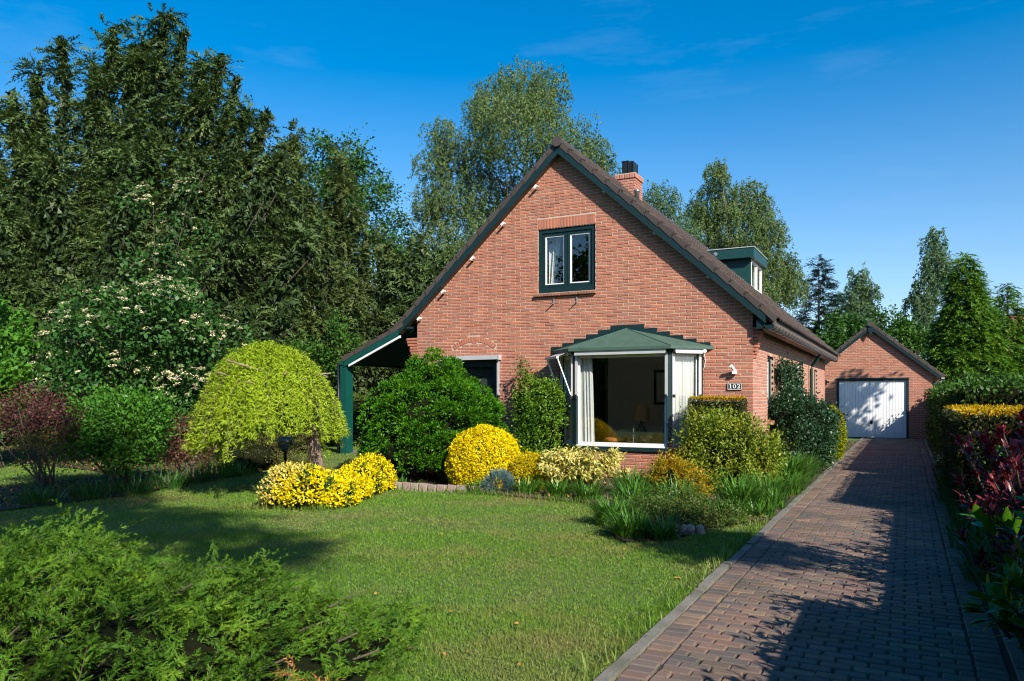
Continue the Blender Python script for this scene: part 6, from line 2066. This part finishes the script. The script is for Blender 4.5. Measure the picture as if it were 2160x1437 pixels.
def bigleaf_shrub(root, mat, pts_axis, per, Ln, Wd, single_max, name='leaf', up=.3):
    """shrub of large leaves: whorls round shoot tips; the nearest leaves are objects of their own"""
    Ps, Ds, Ns = [], [], []
    mb = MB()
    for (a, b, r) in pts_axis:
        a = np.array(a, float); b = np.array(b, float)
        ax = nz_((b - a)[None])[0]
        stem_mesh(mb, a, b, .012, .005, .06, 5, 5)
        m = per
        t = rng.random(m) ** .6
        p = a + (b - a) * (.35 + .65 * t)[:, None]
        d = rng.normal(size=(m, 3)); d -= (d @ ax)[:, None] * ax; d = nz_(d)
        D = d * (1.0 - .45 * t)[:, None] + ax * (.35 + .7 * t)[:, None] + rng.normal(0, .18, (m, 3))
        N = ax * .9 - d * .25 + np.array([0, 0, up]) + rng.normal(0, .2, (m, 3))
        Ps.append(p + d * .01); Ds.append(D); Ns.append(N)
    P = np.concatenate(Ps); D = nz_(np.concatenate(Ds)); N = ortho(D, np.concatenate(Ns))
    s = .65 + .6 * rng.random(len(P))
    o = np.argsort((P[:, 0] * -PS + P[:, 1] * PC) - P[:, 2] * .8)
    tag(mb.link('stem', 'twig', root, True), kind='stuff')
    base = leafmesh(name, np.zeros((1, 3)), np.array([[1.0, 0, 0]]), np.array([[0, 0, 1.0]]), [Ln], [Wd], 'big')
    base.materials.append(M[mat])
    for q in o[:single_max]:
        S = np.cross(N[q], D[q])
        m = Matrix((D[q], S, N[q])).transposed()
        inst(name, base, P[q], root, m.to_euler(), (s[q],) * 3)
    r = o[single_max:]
    tag(leaves('foliage', root, mat, P[r], D[r], N[r], Ln * s[r], Wd * s[r], 'big'), kind='stuff')

Ph = plant('photinia_shrub', 'glossy dark red photinia catching the sun at the right edge', 'shrub', 1.15, 6.9)
ax_ = []
for q in range(170):
    th_ = rng.random() * 2 * math.pi; rr = .62 * math.sqrt(rng.random())
    z = rng.uniform(.30, 1.38) * (1.05 - .30 * rr)
    b = np.array([.92 + rr * math.cos(th_) * .95, 6.85 + rr * 1.2 * math.sin(th_), z])
    a = b - np.array([math.cos(th_) * .10, math.sin(th_) * .10, .24])
    ax_.append((a, b, .1))
bigleaf_shrub(Ph, 'photinia', ax_, 16, .078, .028, 290)
Lr = plant('laurel_shrub', 'bright green large leaved laurel at the lower right corner', 'shrub', 1.05, 5.0)
ax_ = []
for q in range(75):
    th_ = rng.random() * 2 * math.pi; rr = .52 * math.sqrt(rng.random())
    z = rng.uniform(.12, 1.08) * (1.05 - .5 * rr)
    b = np.array([.88 + rr * math.cos(th_), 5.05 + rr * 1.3 * math.sin(th_), z])
    a = b - np.array([math.cos(th_) * .14, math.sin(th_) * .14, .17])
    ax_.append((a, b, .1))
bigleaf_shrub(Lr, 'laurel', ax_, 13, .13, .046, 290)
Gr = plant('fern_shrub', 'small fresh green shoot in front of the bronze topped hedge', 'shrub', .85, 9.4)
shrub(Gr, 'bush', [(.85, 9.4, .55, .14, .14, .42), (1.0, 9.2, .35, .2, .2, .3)], 70, 24, .07, .055, .022, 5)
for q in range(15):
    y = 5.9 + q * .72; x = .70 + rng.normal(0, .05)
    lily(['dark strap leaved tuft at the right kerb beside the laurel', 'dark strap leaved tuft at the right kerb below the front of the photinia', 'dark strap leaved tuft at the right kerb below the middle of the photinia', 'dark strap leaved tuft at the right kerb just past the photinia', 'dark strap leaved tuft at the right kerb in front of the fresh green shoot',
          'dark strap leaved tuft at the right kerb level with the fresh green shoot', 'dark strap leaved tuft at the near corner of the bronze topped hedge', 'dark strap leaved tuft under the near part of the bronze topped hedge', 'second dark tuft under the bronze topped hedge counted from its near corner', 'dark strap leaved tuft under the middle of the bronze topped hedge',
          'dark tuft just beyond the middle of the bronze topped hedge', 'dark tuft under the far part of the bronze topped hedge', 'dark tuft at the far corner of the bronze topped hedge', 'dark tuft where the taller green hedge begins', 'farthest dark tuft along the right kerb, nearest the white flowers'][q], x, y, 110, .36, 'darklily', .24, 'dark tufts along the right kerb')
wf_ = plant('white_flowers', 'little patch of white flowers at the foot of the right hedge', 'flowers', .72, 17.5)
shrub(wf_, 'hedge', [(.72, 17.5, .14, .2, .5, .16)], 60, 26, .06, .06, .03, 0, up=.6)
P, O = shell(90, (.70, 17.5, .2), (.2, .5, .14), .9, 1.05, 0)
leaves('flower', wf_, 'blossom', P, rng.normal(size=P.shape), O + rng.normal(0, .4, P.shape), .05, .04)['kind'] = 'stuff'

# ---- hedge, bushes and street trees just outside the picture for shade on drive and lawn and dark window reflections
Xh = plant('green_hedge', 'clipped hedge continuing along the drive towards the street', 'hedge', 1.2, 1.2)
hedge_box(Xh, 'hedge', .78, 1.9, -3.5, 4.95, 0, 1.28, 360, .08, .042, None, .05, fuzz=.05)
Xb = plant('hazel_shrub', 'tall hazel behind the photinia beyond the right edge', 'shrub', 4.3, 3.6)
shrub(Xb, 'bush', [(4.5, 3.4, 5.2, .65, .65, .5), (4.05, 3.8, 4.8, .45, .5, .4)], 110, 50, .14, .11, .07, 8, (4.3, 3.6))
Xc = plant('green_hedge', 'unseen dense hedge added beyond the right edge to shade the drive', 'hedge', 2.0, 7.2)
hedge_box(Xc, 'hedge', 1.55, 2.4, 4.6, 10.4, 0, 1.5, 260, .09, .05, None, .06, fuzz=.05)  # added out of view to fill the shade on the drive
Xt = plant('street_tree', 'tall maple leaning over the street behind the viewpoint', 'tree', 6.0, -9.0)
shade = [(9.2, -5.4, 12.4, .75), (8.2, -5.1, 12.9, .8), (6.8, -4.8, 12.3, .85), (5.4, -4.4, 12.8, .9), (7.7, -6.2, 13.2, .8), (6.1, -5.6, 13.4, .9), (4.6, -3.9, 12.5, .8), (5.0, -5.4, 14.2, .8), (7.2, -6.4, 14.6, .8), (3.6, -3.4, 12.2, .9), (2.6, -2.6, 12.0, .8)]
broadleaf(Xt, 'oak', [(x, y, z, r, r * .8, r) for x, y, z, r in shade], 330, 40, .26, .17, .12, (6.0, -9.0, 0), trunk_r=.2, top=(6.6, -5.0, 13))
Xt2 = plant('street_tree', 'tall maple beyond the right hedge near the garage', 'tree', 5.5, 25.4)
broadleaf(Xt2, 'oak', [(4.8, 26.1, 6.9, .6, .6, .8), (5.3, 25.8, 6.0, .3, .3, .3)], 16, 110, .22, .2, .14, (5.5, 25.4, 0), trunk_r=.12)
Xw = plant('green_hedge', 'unseen high hedge added across the street to darken the window reflections', 'hedge', -4, -12)
hedge_box(Xw, 'hedge', -30, 24, -13, -12, 0, 3.4, 26, .45, .3, None, .15, fuzz=.2)  # added to keep bright sky out of the bay glass
for q, (x, y, z) in enumerate([(-16, -15, 11), (-9, -17, 13), (-2, -16, 11), (5, -18, 13), (12, -16, 11), (-22, -12, 12)]):
    t_ = plant('street_tree', ['leftmost of the trees across the street', 'tree across the street straight behind the viewpoint', 'lower tree across the street', 'tall tree across the street', 'rightmost tree across the street', 'tree across the street beyond the left corner'][q], 'tree', x, y, 'trees across the street')
    broadleaf(t_, 'yew2' if q % 2 else 'bush', [(x, y, z * .62, 3.0, z * .30, 2.6), (x + 1.6, y, z * .45, 2.4, z * .25, 2.2), (x - 1.7, y + .5, z * .5, 2.4, z * .25, 2.2), (x, y, z * .85, 1.8, z * .16, 1.8)], 260, 44, .6, .36, .25, (x, y, 0), trunk_r=.25, limbs=6)

# ================= foreground juniper
Ju = plant('juniper', 'wide spreading feathery juniper filling the lower left foreground', 'shrub', -4.0, 2.6)
def juniper():
    ul = np.array([-6.0, -4.5, -3.4, -2.88, -2.34, -1.81, -1.38, -1.01, -.67, -.50, -.40])
    hl = np.array([.0, .86, .94, .91, .81, .71, .53, .37, .20, .05, .0])
    n = 4500
    u = rng.uniform(-4.6, -.56, n * 3)
    vv = rng.uniform(-1, 1, n * 3) * 1.55
    h = np.interp(u, ul, hl)
    prof = np.sqrt(np.maximum(0, 1 - (vv / 1.55) ** 2)) ** .8
    keep = rng.random(n * 3) < (h * prof / .9) ** .4
    u, vv, h, prof = u[keep][:n], vv[keep][:n], h[keep][:n], prof[keep][:n]
    depth_c = 3.75
    q = 1 - .6 * rng.random(len(u)) ** 2.2
    lump = 1 + .17 * np.sin(u * 5.2 + vv * 3.1) + .12 * np.sin(u * 11 - vv * 7)
    z = h * prof * q * lump * .86
    x, y = fr(0, 0, u, depth_c + vv)
    P = np.stack([x, y, z + gz(x, y)], 1)
    ox, oy = fr(0, 0, .55 + .12 * (u + 2.6), vv * .55 + .06)
    D = np.stack([ox * .9, oy * .9, .38 + .25 * rng.random(len(u))], 1) + rng.normal(0, .46, (len(u), 3))
    D = nz_(D)
    P = P - D * .13
    N = np.array([0, 0, 1.0]) + rng.normal(0, .5, P.shape)
    ln = .20 * (.6 + .9 * rng.random(len(u)))
    # stems, side shoots, then the fine needles
    P1, D1, N1, a1, b1 = sprays(P, D, N, ln, 15, .052, .02, .50, .14, .6, .20)
    leafP, leafD, leafN, la, lb = sprays(P1, D1, N1, a1, 6, .021, .0068, .5, .05, .3, .24)
    leaves('foliage', Ju, 'juniper', leafP, leafD, leafN, la, lb, 'needle')
    leaves('shoot', Ju, 'juniper', P1, D1, N1, a1, .0055, 'needle')
    s = slice(0, None, 3)
    leaves('stem', Ju, 'twig', P[s], D[s], N[s], ln[s] * .8, .006, 'needle')
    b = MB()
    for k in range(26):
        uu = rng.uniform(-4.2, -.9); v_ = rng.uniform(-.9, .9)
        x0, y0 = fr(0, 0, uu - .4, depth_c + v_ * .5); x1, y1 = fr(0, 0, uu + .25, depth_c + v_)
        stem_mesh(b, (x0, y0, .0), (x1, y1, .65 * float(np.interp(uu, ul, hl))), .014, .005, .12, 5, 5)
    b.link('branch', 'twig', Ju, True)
    # solid core of the mound, shade between the sprays put into its colour
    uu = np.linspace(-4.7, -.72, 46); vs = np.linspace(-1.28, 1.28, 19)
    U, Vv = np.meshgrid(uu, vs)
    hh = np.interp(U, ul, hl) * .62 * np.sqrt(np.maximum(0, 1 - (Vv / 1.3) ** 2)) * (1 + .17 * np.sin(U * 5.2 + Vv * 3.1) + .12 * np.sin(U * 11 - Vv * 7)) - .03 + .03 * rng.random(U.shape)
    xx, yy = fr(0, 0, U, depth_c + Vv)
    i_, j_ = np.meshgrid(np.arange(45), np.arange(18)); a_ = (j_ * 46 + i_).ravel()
    link('shade_core', rawmesh('shade_core', np.stack([xx.ravel(), yy.ravel(), hh.ravel() + gz(xx, yy).ravel()], 1), np.stack([a_, a_ + 1, a_ + 47, a_ + 46], 1), 4), 'core', Ju)
    for (uu, v_, zz) in ((-.95, -.45, .30), (-.80, -.50, .27)):
        x, y = fr(0, 0, uu, depth_c + v_)
        m = 14
        Pd = np.repeat([[x, y, zz]], m, 0) + rng.normal(0, .012, (m, 3))
        Dd = rng.normal(0, .55, (m, 3)) + np.array([.1, -.5, .2])
        P2, D2, N2, a2, b2 = sprays(Pd, Dd, rng.normal(size=(m, 3)), .085, 9, .028, .007, .6, .2, .3, .25)
        leaves('dead_spray', Ju, 'deadspray', P2, D2, N2, a2, b2, 'needle')
juniper()

# ================= lawn
def lawn():
    Ps = []
    for (d0, d1, dens) in ((2.6, 5.5, 9500), (5.5, 8.5, 5200), (8.5, 12.5, 2300), (12.5, 20, 800), (20, 34, 160)):
        n = int(dens * (d1 * d1 - d0 * d0) * .72)
        d = np.sqrt(d0 * d0 + (d1 * d1 - d0 * d0) * rng.random(n))
        l = d * rng.uniform(-.74, .70, n)
        x = l * PC - d * PS; y = l * PS + d * PC
        ok = (x < -1.462) & (y < 29)
        ok &= ~inside(x, y, BED) & ~inside(x, y, BORDER)
        ok &= ~((x > -9.7) & (y > 14)) & ~((x > -11.9) & (x < -9.7) & (y > 14.0) & (y < 18.2))
        Ps.append(np.stack([x[ok], y[ok], d[ok]], 1))
    Q = np.concatenate(Ps)
    n = len(Q)
    P = np.stack([Q[:, 0], Q[:, 1], gz(Q[:, 0], Q[:, 1]) - .004], 1)
    D = np.array([0, 0, 1.0]) + rng.normal(0, .48, (n, 3)) + np.array([-.12, .05, 0])
    wob = np.sin(P[:, 0] * 2.3 + 1) * np.sin(P[:, 1] * 1.9) * .5 + .5
    L = (.010 + .013 * rng.random(n)) * (.8 + .45 * wob) * (1 + .02 * Q[:, 2])
    edge = (P[:, 0] > -1.56)
    L[edge] *= 1.1
    Wd = .0030 + .00088 * Q[:, 2]
    g_ = leaves('lawn_grass', None, 'grass', P, D, rng.normal(size=(n, 3)) + np.array([.2, -.5, 0]), L, Wd, 'needle')
    tag(g_, kind='stuff')
    # longer unmown tufts along edgings and plants
    E = []
    for a_, b_, m in (((-8.2, 7.6), (-6.9, 7.9), 500), ((-6.9, 7.9), (-7.3, 9.6), 400), ((-7.85, 10.25), (-5.9, 10.2), 600), ((-5.9, 10.25), (-3.7, 9.9), 500), ((-3.4, 9.3), (-2.9, 8.0), 300), ((-2.9, 7.9), (-1.6, 9.5), 420), ((-1.50, 2.8), (-1.50, 9.6), 900)):
        t = rng.random(m)[:, None]
        E.append(np.array(a_) + (np.array(b_) - np.array(a_)) * t + rng.normal(0, .05, (m, 2)))
    E = np.concatenate(E); n = len(E)
    E = E[E[:, 0] < -1.455]; n = len(E)
    P = np.stack([E[:, 0], E[:, 1], gz(E[:, 0], E[:, 1])], 1)
    g2 = straps('edge_grass', None, 'grass', P, rng.random(n) * 6.28, np.abs(rng.normal(.3, .25, n)), .05 + .09 * rng.random(n), np.full(n, .007), rng.uniform(.2, 1.4, n))
    tag(g2, kind='stuff')
    # moss and weeds in the paving joints
    m = 2600
    x = rng.uniform(-1.38, .45, m); y = 2.9 + 14 * rng.random(m) ** 1.4
    y = 2.6 + (np.round((y - 2.6) / .0966) - .5) * .0966 + rng.normal(0, .006, m)
    P = np.stack([x, y, np.full(m, -.004)], 1)
    o = leaves('joint_weeds', None, 'grass', P, np.array([0, 0, .8]) + rng.normal(0, .6, (m, 3)), rng.normal(size=(m, 3)), .016, .008)
    tag(o, kind='stuff')
    # fallen leaves and petals
    m = 60
    x = rng.uniform(-4.5, -1.6, m); y = rng.uniform(3.6, 9, m)
    P = np.stack([x, y, gz(x, y) + .025], 1)
    o = leaves('fallen_leaves', None, 'deadspray', P, rng.normal(size=(m, 3)) * np.array([1, 1, .2]), np.array([0, 0, 1.0]) + rng.normal(0, .4, (m, 3)), .035, .02)
    tag(o, kind='stuff')
lawn()
# low weeds and leaf litter on the bare soil
def litter(poly, n, name):
    xs_ = [p[0] for p in poly]; ys_ = [p[1] for p in poly]
    x = rng.uniform(min(xs_), max(xs_), n * 3); y = rng.uniform(min(ys_), max(ys_), n * 3)
    ok = inside(x, y, poly); x, y = x[ok][:n], y[ok][:n]
    P = np.stack([x, y, gz(x, y) + .03], 1)
    tag(leaves(name, None, ['cover', 'deadspray', 'darklily'], P, rng.normal(size=P.shape) * np.array([1, 1, .5]) + np.array([0, 0, .3]), np.array([0, 0, 1.0]) + rng.normal(0, .5, P.shape), .055 * (.6 + .8 * rng.random(len(P))), .028, 'leaf', rng.choice([0, 0, 1, 2], len(P))), kind='stuff')
litter(BED, 6500, 'bed_ground_cover')
litter(BORDER, 15000, 'border_ground_cover')
litter([(.62, 3), (1.3, 3), (1.3, 29), (.62, 29)], 4500, 'verge_ground_cover')
